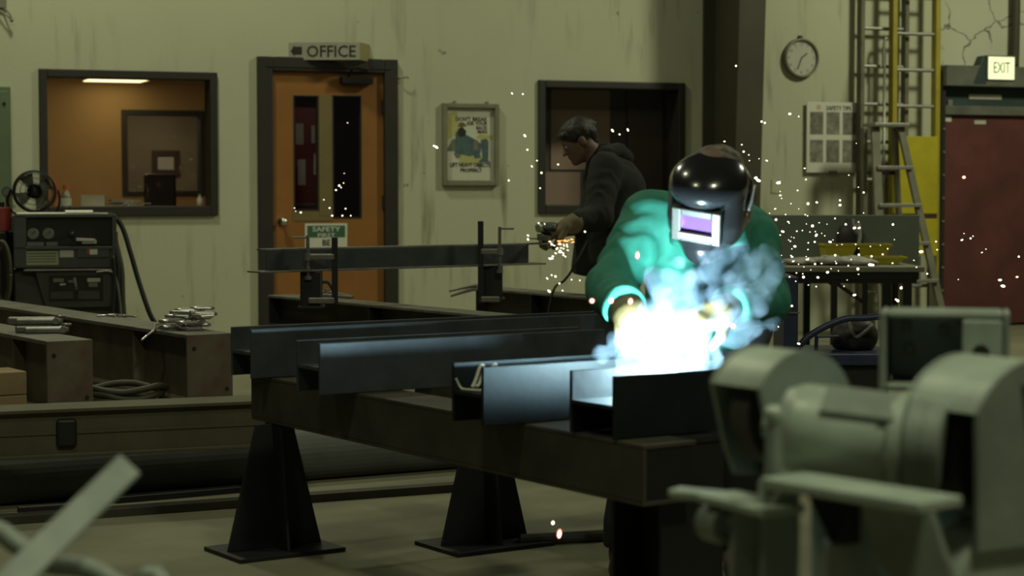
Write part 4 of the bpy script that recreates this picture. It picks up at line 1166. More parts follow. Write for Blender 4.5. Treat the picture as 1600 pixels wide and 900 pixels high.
t = thing('welding_machine', ((xl + xr) / 2, YM + .3, 0), 'lower grey welding machine with recessed control panel, under the dialled one', 'welding machine')
zl = .30
MB().aabb((xl, YM + .06, zl), (xr, YM + .62, zsplit - .002)).build('casing', M['welder_grey'], t, bevel=.01)
m = MB(); a = my(38, 424); b = my(172, 421)
m.prism([V(a[0], YM - .02, zsplit - .012), V(b[0], YM - .02, zsplit - .012), V(b[0], YM - .02, zsplit - .002), V(a[0], YM - .02, zsplit - .002)], Y3 * .09); m.build('top_lip', M['grey_clamp'], t, bevel=.002)
m = MB(); q = [my(56, 425), my(172, 425), my(178, 480), my(72, 480)]; m.prism([V(p[0], YM, p[2]) for p in q], Y3 * .065); m.build('front_panel', M['welder_grey'], t)
fb(MB(), 76, 158, 431, 470, YM - .006, YM + .001).build('control_recess', M['ink'], t)
for x0, x1, y0, y1, mm in ((82, 98, 435, 441, 'dial'), (105, 116, 438, 442, 'dial'), (92, 101, 443, 446, 'label_pale'), (134, 154, 435, 441, 'label_pale'), (136, 150, 442, 449, 'dial'), (78, 112, 456, 467, 'welder_grey'), (120, 153, 455, 468, 'welder_grey')):
    fb(MB(), x0, x1, y0, y1, YM - .010, YM - .005).build('control_plate', M[mm], t, bevel=.001)
m = MB(); c = my(117, 446); m.tube([my(115, 434) - Y3 * .02, c - Y3 * .03, my(118, 452) - Y3 * .02], .008); m.build('cable_stub', M['dial'], t)
m = MB(); m.tube([V(xr - .12, YM - .012, zsplit - .02), V(xr - .02, YM - .02, zsplit - .03), V(xr + .015, YM - .02, zsplit - .2), V(xr + .02, YM - .02, .32)], .008); m.build('side_rail', M['grey_clamp'], t)
for sx in (xl + .1, xr - .08):
    for yy in (YM + .12, YM + .54):
        MB().cyl(V(sx - .03, yy, .11), V(sx + .03, yy, .11), .11, n=20).build('wheel', M['rubber'], t, bevel=.006)
MB().aabb((xl + .03, YM + .04, .21), (xr - .02, YM + .64, zl)).build('cart', M['black_metal'], t, bevel=.005)
# electrode rods on top
t = thing('electrode_bundle', my(95, 333), 'bundle of bright welding rods laid on top of the upper welding machine', 'welding rods')
for k in range(6):
    y_ = YM + .03 + .012 * k; m = MB(); z_ = ztop + .0085
    m.cyl(V(my(27 + 3 * k, 333)[0], y_, z_), V(my(98 + 2 * k, 333)[0], y_, z_), .008, n=6); m.build('rod', M['flux_rod'], t)
MB().cyl(V(my(101, 333)[0], YM + .06, ztop + .0135), V(my(143, 333)[0], YM + .055, ztop + .0135), .015, n=10).build('wrapped_end', M['flux_rod'], t)
MB().cyl(V(my(143, 333)[0], YM + .055, ztop + .010), V(my(166, 333)[0], YM + .05, ztop + .007), .005, n=6).build('rod', M['bright_steel'], t)
# drum fan
c = my(53, 303, YM + .25); R = .128
t = thing('floor_fan', V(c[0], YM + .25, ztop), 'small black drum fan standing on the welding machine', 'fan'); c = V(c[0], YM + .25, ztop + R + .012)
MB().lathe(c + Y3 * .07, -Y3, [(R, 0), (R, .14), (R - .014, .145), (R - .014, 0), (R, 0)], 36).build('drum', M['black_metal'], t, shade=False)
MB().lathe(c, -Y3, [(.0, -.05), (.04, -.05), (.045, .02), (.03, .045), (0, .05)], 18).build('hub', M['black_metal'], t, shade=True)
for k in range(4):
    th = k * math.pi / 2 + .5; u_ = V(math.cos(th), 0, math.sin(th)); w_ = V(-math.sin(th), 0, math.cos(th))
    m = MB(); m.prism([c + u_ * .035 - w_ * .015, c + u_ * .105 - w_ * .045 - Y3 * .01, c + u_ * .108 + w_ * .045 + Y3 * .015, c + u_ * .035 + w_ * .02], Y3 * .004); m.build('blade', M['frame_grey'], t)
m = MB()
for rr in (.05, .08, .108): m.tube([c - Y3 * .078 + V(rr * math.cos(i * math.pi / 8), 0, rr * math.sin(i * math.pi / 8)) for i in range(17)], .0022, 5)
for k in range(8):
    th = k * math.pi / 4 + .2; m.cyl(c - Y3 * .078 + V(.03 * math.cos(th), 0, .03 * math.sin(th)), c - Y3 * .078 + V((R - .006) * math.cos(th), 0, (R - .006) * math.sin(th)), .002, n=5)
m.build('grille', M['black_metal'], t)
m = MB(); m.tube([c + V((R + .004) * math.cos(a), -.05, (R + .004) * math.sin(a)) for a in np.linspace(-.75, .5, 9)], .007, 6); m.build('warning_band', M['orange_plastic'], t)
m = MB(); m.tube([c + V(-R - .01, -.02, .01), c + V(-R - .03, -.02, -.06), c + V(-R * .9, -.02, -R - .005), c + V(0, -.02, -R - .006), c + V(R * .9, -.02, -R - .005), c + V(R + .02, -.02, -.06), c + V(R + .01, -.02, .01)], .007, 6); m.build('stand', M['black_metal'], t)
# bottle
b0 = my(98, 333, YM + .2); t = thing('water_bottle', V(b0[0], YM + .2, ztop), 'clear plastic drink bottle with orange cap beside the fan', 'bottle'); c = V(b0[0], YM + .2, ztop)
MB().lathe(c, Z3, [(0, .001), (.030, .001), (.033, .01), (.033, .05), (.030, .056), (.033, .062), (.033, .10), (.026, .125), (.014, .142), (.014, .155)], 20).build('bottle_body', M['bottle'], t, shade=True)
MB().lathe(c, Z3, [(.0335, .055), (.0335, .1), (.0332, .1)], 20).build('bottle_label', M['label_pale'], t)
MB().cyl(c + Z3 * .15, c + Z3 * .178, .018, n=14).build('cap', M['orange_plastic'], t)
# red can and valve at the left edge
c = my(6, 345, YM + .2); t_can = t = thing('red_can', V(c[0], YM + .2, ztop - .12), 'red metal can half out of frame left of the fan', 'can')
MB().cyl(V(c[0], YM + .15, ztop - .10), V(c[0], YM + .15, ztop + .045), .055, n=18).build('can_body', M['red_plastic'], t, bevel=.006)
MB().cyl(V(c[0], YM + .15, ztop + .045), V(c[0], YM + .15, ztop + .075), .018, n=12).build('cap', M['black_metal'], t)
m = MB(); m.aabb((c[0] - .10, YM - .02, 0), (c[0] + .035, YM + .3, ztop - .102)); tag(m.build('tool_cabinet', M['welder_grey'], bevel=.008), 'dark grey cabinet at the left edge under the red can', 'cabinet')
t = thing('gas_regulator', my(12, 300, YM + .5), 'small dark regulator gauge behind the fan at the left edge', 'gauge')
c = my(12, 300, YM + .5)
MB().lathe(c, -Y3, [(0, 0), (.03, 0), (.032, .02), (0, .024)], 16).build('gauge', M['black_metal'], t); MB().lathe(c - Y3 * .022, -Y3, [(.026, 0), (.026, .004), (0, .004)], 16).build('gauge_face', M['dial'], t)
MB().cyl(V(c[0], c[1] + .03, 0), V(c[0], c[1] + .03, c[2]), .022, n=12).build('standpipe', M['steel_olive'], t)
# the machines face the open shop, a little towards the right
PIV = V((xl + xr) / 2, YM + .3, 0); ANG = math.radians(12)
for o_ in bpy.data.objects:
    if o_.parent is None and o_.name.split('.')[0] in ('welding_machine', 'electrode_bundle', 'floor_fan', 'water_bottle'):
        d_ = np.array(o_.location) - PIV
        o_.location = (PIV[0] - (.06 if o_.name[0] in 'we' and 'water' not in o_.name else 0.0) + d_[0] * math.cos(ANG) - d_[1] * math.sin(ANG), PIV[1] + d_[0] * math.sin(ANG) + d_[1] * math.cos(ANG), d_[2])
        o_.rotation_euler.z = ANG
# hoses
def hose(pts, r, m, label, nm='welding_cable'):
    mb = MB(); mb.tube(pts, r, 8); return tag(mb.build(nm, M[m], shade=True), label, 'cable')
hose([my(160, 335, YM + .25), my(176, 337, YM + .28), my(191, 355, YM + .3), my(204, 395, YM + .3), my(217, 440, YM + .3), my(234, 490, YM + .3), my(252, 530, YM + .35), V(-2.3, YM + .5, .012), V(-2.1, YM + .9, .012)], .0155, 'rubber', 'thick cable curving from the welding machine down the pale wall')
hose([my(180, 362, YM + .1), my(181, 378, YM + .1), my(190, 420, YM + .1), my(192, 470, YM + .1), my(196, 520, YM + .1), my(200, 560, YM + .1)], .016, 'rubber_olive', 'hose hanging close beside the welding machine, outermost of the bundle')
hose([my(178, 380, YM + .06), my(185, 420, YM + .06), my(183, 480, YM + .06), my(188, 560, YM + .06)], .013, 'rubber', 'black hose hanging in the middle of the bundle beside the welding machine')
hose([my(177, 400, YM), my(179, 440, YM), my(176, 500, YM), my(180, 560, YM)], .011, 'rubber', 'thin black hose hanging innermost against the welding machine')
m = MB()
for k, (w_, h_) in enumerate(((.05, .19), (.035, .16))):
    c = my(3, 428, YM - .12); pts = [c + V(w_ * math.cos(a), .02 * k, h_ * math.sin(a)) for a in np.linspace(0, 2 * math.pi, 13)]; m.tube(pts, .013, 7)
tag(m.build('cable_loop', M['rubber_olive'], shade=True), 'looped cable hanging on the cabinet at the left edge', 'cable')

# ================================================================ RIGHT SIDE: ladders, yellow cabinet, bench
def wtube(mb, p, q, dp, dq, wu, wn):   # rectangular bar between two wall-plane pixels at given stand-off
    a = onwall(*p, dp); b = onwall(*q, dq); A = wp(*a, dp); B = wp(*b, dq); d = unit(B - A); s = unit(WU - d * np.dot(WU, d)); n = np.cross(d, s)
    return mb.box((A + B) / 2, d, s, n, np.linalg.norm(B - A), wu, wn)
YC = (wa(1398, 295, .28), wa(1465, 295, .28))
t = thing('yellow_cabinet', wp((YC[0] + YC[1]) / 2, 0, .26), 'flat yellow steel panel cabinet on legs, behind the step ladder', 'cabinet')
zy0, zy1, zm = wz(1430, 400, .28), wz(1430, 213, .28), wz(1430, 338, .28)
wbox(MB(), YC[0], YC[1], zy0, zm - .02, .24, .28).build('lower_panel', M['yellow'], t, bevel=.004)
wbox(MB(), YC[0], YC[1], zm + .02, zy1, .24, .28).build('upper_panel', M['yellow'], t, bevel=.004)
wbox(MB(), YC[0], YC[1], zm - .02, zm + .02, .245, .275).build('rail', M['dark_wood'], t)
wbox(MB(), YC[0], YC[0] + .06, 0, zy0, .245, .28).build('leg', M['yellow'], t, bevel=.003)
wbox(MB(), YC[1] - .07, YC[1], 0, zy0, .245, .28).build('leg', M['steel_olive'], t, bevel=.003)
m = MB(); wbox(m, wa(1402, 295, .03), wa(1414, 295, .03), 0, wz(1408, 446, .03), .0, .03); tag(m.build('red_post', M['dull_red'], bevel=.003), 'short dull red post under the yellow cabinet', 'post')

def ladder(x0, x1, d0, d1, wrail, ys, mats, label, ztop_=3.5):
    a0, a1 = wa(x0, 150, d0), wa(x1, 150, d0)
    t = thing('extension_ladder', wp((a0 + a1) / 2, 0, d1), label, 'ladder')
    for a, mm in ((a0, mats[0]), (a1, mats[1])):
        m = MB(); A = wp(a, 0, d1); B = wp(a, ztop_, d0); dd = unit(B - A); n = np.cross(dd, WU)
        m.box((A + B) / 2, dd, WU, n, np.linalg.norm(B - A), wrail, .07); m.build('rail', M[mm], t, bevel=.004)
    zs = [wz((x0 + x1) / 2, y, (d0 + d1) / 2) for y in ys]; st = (zs[0] - zs[-1]) / (len(zs) - 1)
    z = zs[0] - st * math.floor((zs[0] - .12) / st)
    while z < ztop_ - .1:
        k = z / ztop_; d = d1 + (d0 - d1) * k
        MB().cyl(wp(a0, z, d), wp(a1, z, d), .015, n=10).build('rung', M['alu'], t); z += st
    for a in (a0, a1): m = MB(); m.box(wp(a, .015, d1), WU, WN, Z3, wrail + .015, .1, .03); m.build('foot', M['rubber'], t)
    return t
ladder(1344, 1413, .085, .095, .036, (45, 103, 163), ('ladder_grey', 'ladder_grey'), 'grey-railed extension ladder standing against the wall, right of the safety chart')
ladder(1394, 1461, .17, .19, .044, (53, 109, 166), ('yellow_rail', 'yellow_rail'), 'yellow-railed extension ladder standing in front of the grey one')
m = MB(); a, z = onwall(1382, 66, .15); m.tube([wp(a + .03, z + .02, .155), wp(a + .005, z + .03, .155), wp(a - .012, z - .06, .155), wp(a - .012, z - .2, .155)], .012, 8); m.cyl(wp(a, z - .05, .155), wp(a, .0, .155), .012, n=10)
tag(m.build('hooked_pole', M['alu'], shade=True), 'pale pole with a dark hooked top between the ladder rails', 'pole')

t = thing('step_ladder', wp(wa(1400, 295, .6), 0, .5), 'grey step ladder with pale treads standing behind the bench', 'ladder')
dtop, dbot = .52, .86
def dz(y): return dtop + (dbot - dtop) * (y - 197) / 320
for p, q, nm in (((1367, 197), (1380, 517), 'rail'), ((1406, 197), (1480, 524), 'rail')):
    wtube(MB(), p, q, dtop, dbot, .075 if p[0] < 1390 else .06, .03).build(nm, M['ladder_grey'], t, bevel=.004)
for p, q in (((1350, 200), (1349, 512)), ((1398, 200), (1412, 512))):
    wtube(MB(), p, q, dtop - .05, .33, .035, .05).build('rear_leg', M['ladder_grey'], t, bevel=.004)
def lx(y, k): 
    f = (y - 197) / 325; return (1367 + 13 * f) if k == 0 else (1406 + 74 * f)
for y in (262, 321, 381, 440, 498):
    d = dz(y); a = onwall(lx(y, 0), y, d); b = onwall(lx(y, 1), y, d)
    MB().box(wp((a[0] + b[0]) / 2, a[1], d), WU, WN, Z3, b[0] - a[0] + .02, .085, .028).build('tread', M['alu'], t, bevel=.004)
a, b = onwall(1360, 197, dtop), onwall(1414, 197, dtop); MB().box(wp((a[0] + b[0]) / 2, a[1] + .01, dtop - .03), WU, WN, Z3, b[0] - a[0], .2, .03).build('top_cap', M['alu'], t, bevel=.006)
for y in (270, 420):
    pq = (1349.5, y), (1398 + 14 * (y - 200) / 312, y); dr = dtop - .05 + (.33 - dtop + .05) * (y - 200) / 312
    wtube(MB(), pq[0], pq[1], dr, dr, .03, .02).build('rear_brace', M['black_metal'], t)
wtube(MB(), (1388, 262), (1376, 264), .4, .5, .02, .01)
# bench
YB = 11.0
def bb(mb, px0, px1, py0, py1, Y0, Y1): return fb(mb, px0, px1, py0, py1, Y0, Y1)
xa, xb = at_y(1205, 418, YB)[0], at_y(1445, 418, YB)[0]; zt_ = at_y(1300, 417, YB)[2]
t = thing('work_bench', ((xa + xb) / 2, YB + .45, 0), 'grey steel work bench with green-grey backboard, before the ladders', 'bench')
MB().aabb((xa, YB, zt_ - .03), (xb, YB + 1.0, zt_)).build('top', M['bench_grey'], t, bevel=.004)
MB().aabb((xa + .02, YB + .02, zt_ - .075), (xb - .03, YB + .06, zt_ - .031)).build('apron', M['black_metal'], t)
zb1 = at_y(1330, 336, YB + 1.0)[2]
MB().aabb((xa, YB + 1.0, zt_ - .03), (at_y(1437, 336, YB + 1.0)[0], YB + 1.03, zb1)).build('backboard', M['panel_green_grey'], t, bevel=.003)
for px, w_ in ((1216, .045), (1303, .035), (1351, .03), (1385, .05), (1417, .05)):
    x = at_y(px, 440, YB + .04)[0]; MB().aabb((x - w_ / 2, YB + .02, 0), (x + w_ / 2, YB + .06, zt_ - .076)).build('leg', M['black_metal'], t)
for px in (1262, 1400):
    x = at_y(px, 440, YB + .9)[0]; MB().aabb((x - .02, YB + .92, 0), (x + .02, YB + .96, zt_ - .031)).build('leg', M['black_metal'], t)
zr = at_y(1300, 440, YB)[2]; MB().aabb((xa + .03, YB + .025, zr - .012), (xb - .04, YB + .055, zr + .012)).build('cross_rail', M['black_metal'], t)
for (p, q) in (((1272, 424), (1303, 446)), ((1306, 442), (1351, 474))):
    A = at_y(*p, YB + .04); B = at_y(*q, YB + .04); d = unit(B - A); MB().box((A + B) / 2, d, Y3, np.cross(d, Y3), np.linalg.norm(B - A), .014, .022).build('brace', M['black_metal'], t)
# yellow bins
def bin_(px0, px1, py0, py1, Y, dep, label):
    a = at_y(px0, py1, Y); b = at_y(px1, py0, Y); h = b[2] - a[2]; x0, x1 = a[0], b[0]; z0 = zt_ + .0015; z1 = z0 + h; w = .006
    t = thing('yellow_bin', ((x0 + x1) / 2, Y + dep / 2, z0), label, 'bin')
    sl = .05
    m = MB()
    m.hexa([(x0 + sl * .3, Y, z0), (x1 - sl, Y, z0), (x1 - sl, Y + dep, z0), (x0 + sl * .3, Y + dep, z0), (x0, Y - .01, z1), (x1, Y - .01, z1), (x1, Y + dep, z1), (x0, Y + dep, z1)])
    o = m.build('shell', M['yellow'], t)
    MB().aabb((x0 + .012, Y + .004, z1 - .002), (x1 - .012, Y + dep - .012, z1 + .001)).build('inside', M['steel_olive'], t)
    m = MB(); m.aabb((x0 - .006, Y - .016, z1 - .008), (x1 + .006, Y - .008, z1 + .004)); m.aabb((x0 - .006, Y + dep, z1 - .008), (x1 + .006, Y + dep + .006, z1 + .004))
    m.aabb((x0 - .006, Y - .01, z1 - .008), (x0 + .004, Y + dep, z1 + .004)); m.aabb((x1 - .004, Y - .01, z1 - .008), (x1 + .006, Y + dep, z1 + .004)); m.build('rim', M['yellow'], t)
bin_(1288, 1340, 366, 394, 11.58, .2, 'yellow parts bin on the bench behind the grey rags, nearer the welder')
bin_(1342, 1393, 366, 394, 11.58, .2, 'yellow parts bin with sloping side, in the middle of the bench back')
bin_(1362, 1416, 391, 402, 11.3, .20, 'low yellow tray in front of the bins on the bench')
# rags / crumpled sheets on the bench
def ragf(c, r, s):
    def f(p): return ell(c, r)(p) + .022 * np.abs(fbm(p * V(1, .6, 1), s)) - .006
    return f
for k, (px, py, rr, lab) in enumerate((((1262), 391, (.16, .13, .024), 'crumpled grey rag on the bench nearest the welder\'s shoulder'), (1312, 386, (.17, .14, .034), 'crumpled pinkish-grey rag heaped before the yellow bins'), (1345, 392, (.10, .10, .024), 'small crumpled rag at the end of the heap on the bench'))):
    c = at_y(px, py, 11.32 - .06 * k); c[2] = zt_ + rr[2] * .75
    f0 = ragf(c, rr, 16); f = lambda p, f0=f0: np.maximum(f0(p), zt_ + .001 - p[:, 2])
    o = sdf_obj('rag', f, c - V(*rr) * 1.5, c + V(*rr) * 1.7, .010, M['cloth']); tag(o, lab, 'rag')
# black bag hanging behind the bins
c = at_y(1331, 352, 11.86); f = lambda p: np.maximum(ell(c, (.085, .06, .075))(p) + .008 * fbm(p, 14), zt_ + .001 - p[:, 2] )
c[2] = zt_ + .19
t = thing('black_jug', (c[0], 11.9, zt_), 'black round jug with a pale strap behind the yellow bins', 'jug')
MB().lathe(V(c[0], 11.905, zt_), Z3, [(0, .001), (.07, .001), (.085, .02), (.088, .16), (.07, .21), (.03, .235), (.03, .26), (0, .262)], 20).build('jug_body', M['rubber'], t, shade=True)
MB().tube([V(c[0] + .03, 11.82, zt_ + .25), V(c[0] + .04, 11.806, zt_ + .15), V(c[0] + .02, 11.806, zt_ + .06)], .011, 6).build('strap', M['cloth'], t)

# dark blue trolley behind the pedestal grinder
YT = 7.9
t = thing('blue_trolley', at_y(1310, 560, YT) * V(1, 1, 0), 'dark blue trolley with a curved tube handle, behind the pedestal grinder', 'trolley')
a = at_y(1248, 545, YT); b = at_y(1400, 545, YT)
MB().aabb((a[0], YT, a[2] - .07), (b[0], YT + .45, a[2] - .02)).build('deck', M['blue_metal'], t, bevel=.006)
MB().aabb((a[0] + .04, YT + .03, .13), (b[0] - .02, YT + .42, a[2] - .071)).build('body', M['rubber'], t, bevel=.006)
m = MB(); m.tube([at_y(1245, 546, YT + .02), at_y(1262, 527, YT + .02), at_y(1290, 510, YT + .02), at_y(1322, 498, YT + .02), at_y(1350, 497, YT + .02), at_y(1385, 496, YT + .02), at_y(1400, 520, YT + .02), at_y(1400, 552, YT + .02)], .014, 10); m.build('handle', M['blue_metal'], t, shade=True)
m = MB(); m.tube([at_y(1275, 548, YT + .03), at_y(1276, 525, YT + .03)], .008, 8); m.tube([at_y(1275, 526, YT + .03), at_y(1310, 525, YT + .03)], .006, 8); m.build('stay', M['blue_metal'], t)
MB().aabb((at_y(1240, 500, YT)[0], YT + .1, a[2] - .065), (a[0] + .02, YT + .16, a[2] - .03)).build('link', M['blue_metal'], t)
x0 = at_y(1224, 500, YT)[0]; x1 = at_y(1246, 500, YT)[0]; MB().aabb((x0, YT - .02, .001), (x1, YT + .3, at_y(1235, 432, YT)[2])).build('upright', M['blue_metal'], t, bevel=.005)
MB().aabb((x0 - .02, YT - .03, at_y(1235, 487, YT)[2] - .006), (x1 + .004, YT + .1, at_y(1235, 487, YT)[2])).build('edge', M['steel_top'], t)
for sx in (a[0] + .08, b[0] - .08):
    for yy in (YT + .08, YT + .38): MB().cyl(V(sx - .02, yy, .06), V(sx + .02, yy, .06), .06, n=16).build('wheel', M['rubber'], t)
t2 = thing('tool_bag', at_y(1335, 545, YT + .2), 'black slumped tool bag standing on the blue trolley', 'bag')
c = at_y(1335, 520, YT + .22); zd = a[2] - .019
f = lambda p: np.maximum(ell((c[0], YT + .22, zd + .055), (.10, .10, .095))(p) + .010 * fbm(p, 12), zd - p[:, 2])
sdf_obj('bag_body', f, V(c[0] - .16, YT + .06, zd - .03), V(c[0] + .16, YT + .38, zd + .2), .010, M['rubber'], t2)
MB().tube([V(c[0] - .04, YT + .12, zd + .12), V(c[0] - .01, YT + .12, zd + .06), V(c[0] + .06, YT + .115, zd + .11)], .008, 6).build('strap', M['cloth'], t2)

# ================================================================ FOREGROUND: pedestal grinder, box on post, bars
AX = unit((.55, -.835, 0)); AS = np.cross(Z3, AX)   # shaft (towards the camera right) and its side
if AS[0] > 0: AS = -AS                              # AS points to the left
def px_s(px, py, s): return at_y(px, py, FOC / s)
t = thing('pedestal_grinder', px_s(1345, 690, 1220) * V(1, 1, 0), 'large grey-green pedestal grinder with two rounded wheel guards, blurred in the foreground', 'grinder'); PG = t
def guard(cx, cy, s, R, w, foot, nm='wheel_guard'):
    c = px_s(cx, cy, s)        # centre of the near face
    a0, a1 = math.radians(28), math.radians(270)
    # lathe axis AX, xref = AS (left): angle 0 = left, +90deg = up or down
    up = np.cross(AX, AS)
    sgn = 1 if up[2] > 0 else -1
    m = MB(); n = 40
    for (r, h) in ((R, -w), (R, 0), (R - .008, 0), (R - .008, -w)): pass
    b0, b1 = (a0, a1) if sgn > 0 else (-a1, -a0)
    prof = [(R - .008, -w), (R, -w), (R, 0), (R - .008, 0), (R - .008, -w)]
    m.lathe(c, AX, prof, n, AS, b0 + .25 * sgn * 0, b1)
    g = m.build(nm, M['pale_grey'], PG, bevel=.003)
    for h, mm in ((-.002, 'pale_grey2'), (-w - .006, 'pale_grey2')):
        angs = np.linspace(a0, a1, 33)
        pts = [c + AX * h + (AS * math.cos(x) + Z3 * math.sin(x)) * (R + .0015) for x in angs]
        pts += [c + AX * h + AS * R * x - Z3 * R * z for x, z in foot]
        MB().prism(pts, AX * .008).build('guard_plate', M[mm], g)
    MB().lathe(c - AX * (w / 2), AX, [(0, -.02), (R * .8, -.02), (R * .8, .02), (0, .02)], 36).build('grinding_wheel', M['disc'], PG)
    return c
gl = guard(1253, 650, 1100, .093, .100, ((.42, 1.0), (.62, .55)))
gr = guard(1612, 706, 1180, .122, .126, ((.86, 1.0), (.87, .4)))
# motor between the guards
mc0 = px_s(1228, 668, 1150); mc1 = px_s(1480, 700, 1185); ma = unit(mc1 - mc0); Lm = np.linalg.norm(mc1 - mc0); Rm = .063
MB().lathe(mc0, ma, [(0, -.012), (Rm * .5, -.010), (Rm * .86, .0), (Rm, .022), (Rm, Lm * .60), (Rm * .96, Lm * .61), (Rm * .96, Lm * .66)], 36).build('motor_body', M['pale_grey'], PG, shade=True)
MB().lathe(mc0, ma, [(Rm * .9, Lm * .665), (Rm * 1.02, Lm * .67), (Rm * 1.05, Lm * .70), (Rm * 1.05, Lm * .75), (Rm * .9, Lm * .755)], 36).build('motor_band', M['pale_grey'], PG)
MB().lathe(mc0, ma, [(Rm * .93, Lm * .755), (Rm * .98, Lm * .77), (Rm * .98, Lm * .85), (Rm * .94, Lm * .855), (Rm * .94, Lm * .87), (Rm * .97, Lm * .875), (Rm * .97, Lm * .95), (Rm * .9, Lm * .985), (0, Lm * .985)], 36).build('end_bell', M['pale_grey2'], PG, bevel=.002)
mm_ = (mc0 + mc1) / 2; sd = np.cross(ma, Z3); sd = sd if sd[1] < 0 else -sd; tp = np.cross(sd, ma); tp = tp if tp[2] > 0 else -tp
m = MB(); nn_ = unit(tp * .82 + sd * .57); ss_ = np.cross(nn_, ma); m.box(mm_ + nn_ * (Rm - .004) - ma * .005, ma, ss_, nn_, .10, .055, .010); m.build('name_plate', M['pale_grey2'], PG, bevel=.003)
MB().cyl(mc0 - ma * .03, mc0, .017, n=14).build('shaft', M['pale_grey2'], PG)
# knob on a stem between guard and motor
k0 = px_s(1208, 648, 1190); MB().ball(k0, .0135, 14, 8).build('knob', M['pale_grey'], PG, shade=True); MB().cyl(k0, px_s(1208, 745, 1190), .009, .012, n=12).build('knob_stem', M['pale_grey2'], PG)
# tool rests
def rest(p, q, z, w, nm='tool_rest', th=.012, mt='pale_grey'):
    A = at_z(*p, z); B = at_z(*q, z); d = unit(B - A); s = np.cross(Z3, d)
    m = MB(); m.box((A + B) / 2 - Z3 * th / 2, d, s, Z3, np.linalg.norm(B - A), w, th); return m.build(nm, M[mt], PG, bevel=.003), A, B, d, s
o, A, B, d, s = rest((1120, 768), (1226, 792), .733, .070)
o, A2, B2, d2_, s2_ = rest((1052, 762), (1150, 771), .729, .034)
o, A6, B6, d6, s6 = rest((1222, 741), (1470, 780), .775, .085, th=.014)
# supports under the rests, and the pedestal
q = px_s(1170, 800, 1170); MB().aabb((q[0] - .022, q[1] + .0, 0), (q[0] + .022, q[1] + .05, .718)).build('rest_support', M['pale_grey2'], PG, bevel=.004)
m = MB(); k1 = px_s(1122, 818, 1150); m.lathe(k1, AX, [(.012, -.02), (.026, -.02), (.026, .02), (.012, .02), (.012, -.02)], 20); m.build('adjusting_collar', M['pale_grey2'], PG, bevel=.002)
MB().tube([k1 - Z3 * .0 + V(.02, 0, 0), k1 + V(.04, 0, -.03), V(q[0], q[1] + .02, .62)], .009, 8).build('collar_arm', M['pale_grey2'], PG, shade=True)
q = px_s(1222, 800, 1190); MB().aabb((q[0] - .026, q[1], 0), (q[0] + .024, q[1] + .05, .758)).build('front_post', M['pale_grey2'], PG, bevel=.004)
g0, g1_, g2_ = px_s(1252, 752, 1195), px_s(1345, 770, 1240), px_s(1300, 850, 1240)
m = MB(); m.prism([g0, g1_, V(g1_[0], g1_[1], g2_[2]), V(g2_[0], g2_[1], g2_[2])], V(0, .012, 0)); m.build('gusset', M['black_metal'], PG)
q = px_s(1312, 860, 1240); MB().aabb((q[0] - .018, q[1], 0), (q[0] + .018, q[1] + .04, .70)).build('rear_post', M['pale_grey2'], PG, bevel=.004)
m = MB(); p_ = [px_s(1345, 778, 1262), px_s(1455, 798, 1262), px_s(1475, 860, 1262), px_s(1510, 950, 1262), px_s(1420, 950, 1262), px_s(1365, 870, 1262)]; m.prism(p_, V(.01, .03, 0)); m.build('side_bracket', M['pale_grey2'], PG, bevel=.003)
# the broad cast column and dust chute below the near guard
m = MB(); c = gr; 
pts = [c + AX * -.004 + AS * .10 - Z3 * .10, c + AX * -.004 + AS * .137 - Z3 * .17, c + AX * -.004 + AS * .16 - Z3 * .30, c + AX * -.004 + AS * .17 - Z3 * (c[2]), c + AX * -.004 - AS * .16 - Z3 * c[2], c + AX * -.004 - AS * .12 - Z3 * .05]
m.prism(pts, -AX * .06); m.build('dust_chute', M['pale_grey'], PG, bevel=.004)
c = (mc0 + mc1) / 2
MB().lathe(V(c[0], c[1] + .05, 0), Z3, [(0, 0), (.16, 0), (.16, .03), (.075, .07), (.06, .4), (.065, c[2] - Rm * .9), (0, c[2] - Rm * .9)], 24).build('pedestal', M['pale_grey2'], PG, shade=False)
m = MB(); e0 = gr + AX * .006 + AS * .02 + Z3 * .085; m.box(e0, unit((1, -.3, -.25)), unit((.3, 1, 0)), unit(np.cross(unit((1, -.3, -.25)), unit((.3, 1, 0)))), .07, .012, .010); m.build('slot', M['ink'], PG)

# grey box on a post
c = px_s(1500, 540, 960); t = thing('switch_box', c * V(1, 1, 0), 'grey-green open steel box on a post behind the pedestal grinder', 'box')
ex = unit((.97, -.24, 0)); ey = np.cross(Z3, ex)
zt2, zb2 = px_s(1470, 487, 960)[2], px_s(1470, 612, 960)[2]; hh = zt2 - zb2
A = px_s(1373, 540, 955); Bc = A + ex * .138
def fbx(mb, u0, u1, v0, v1, z0, z1): return mb.box(V(A[0], A[1], 0) + ex * (u0 + u1) / 2 + ey * (v0 + v1) / 2 + Z3 * (z0 + z1) / 2, ex, ey, Z3, u1 - u0, v1 - v0, z1 - z0)
W_ = .208
m = MB(); fbx(m, 0, .012, 0, .12, zb2, zt2); fbx(m, W_ - .012, W_, 0, .12, zb2, zt2); fbx(m, .012, W_ - .012, 0, .12, zt2 - .012, zt2); fbx(m, .012, W_ - .012, 0, .12, zb2, zb2 + .012); fbx(m, .012, W_ - .012, .108, .12, zb2 + .012, zt2 - .012)
m.build('shell', M['pale_grey2'], t, bevel=.005)
m = MB(); fbx(m, W_ - .075, W_ - .012, -.006, .004, zb2 + .012, zt2 - .012); m.build('cover_strip', M['pale_grey'], t, bevel=.004)  # paler paint carries the light falling on the box's right face
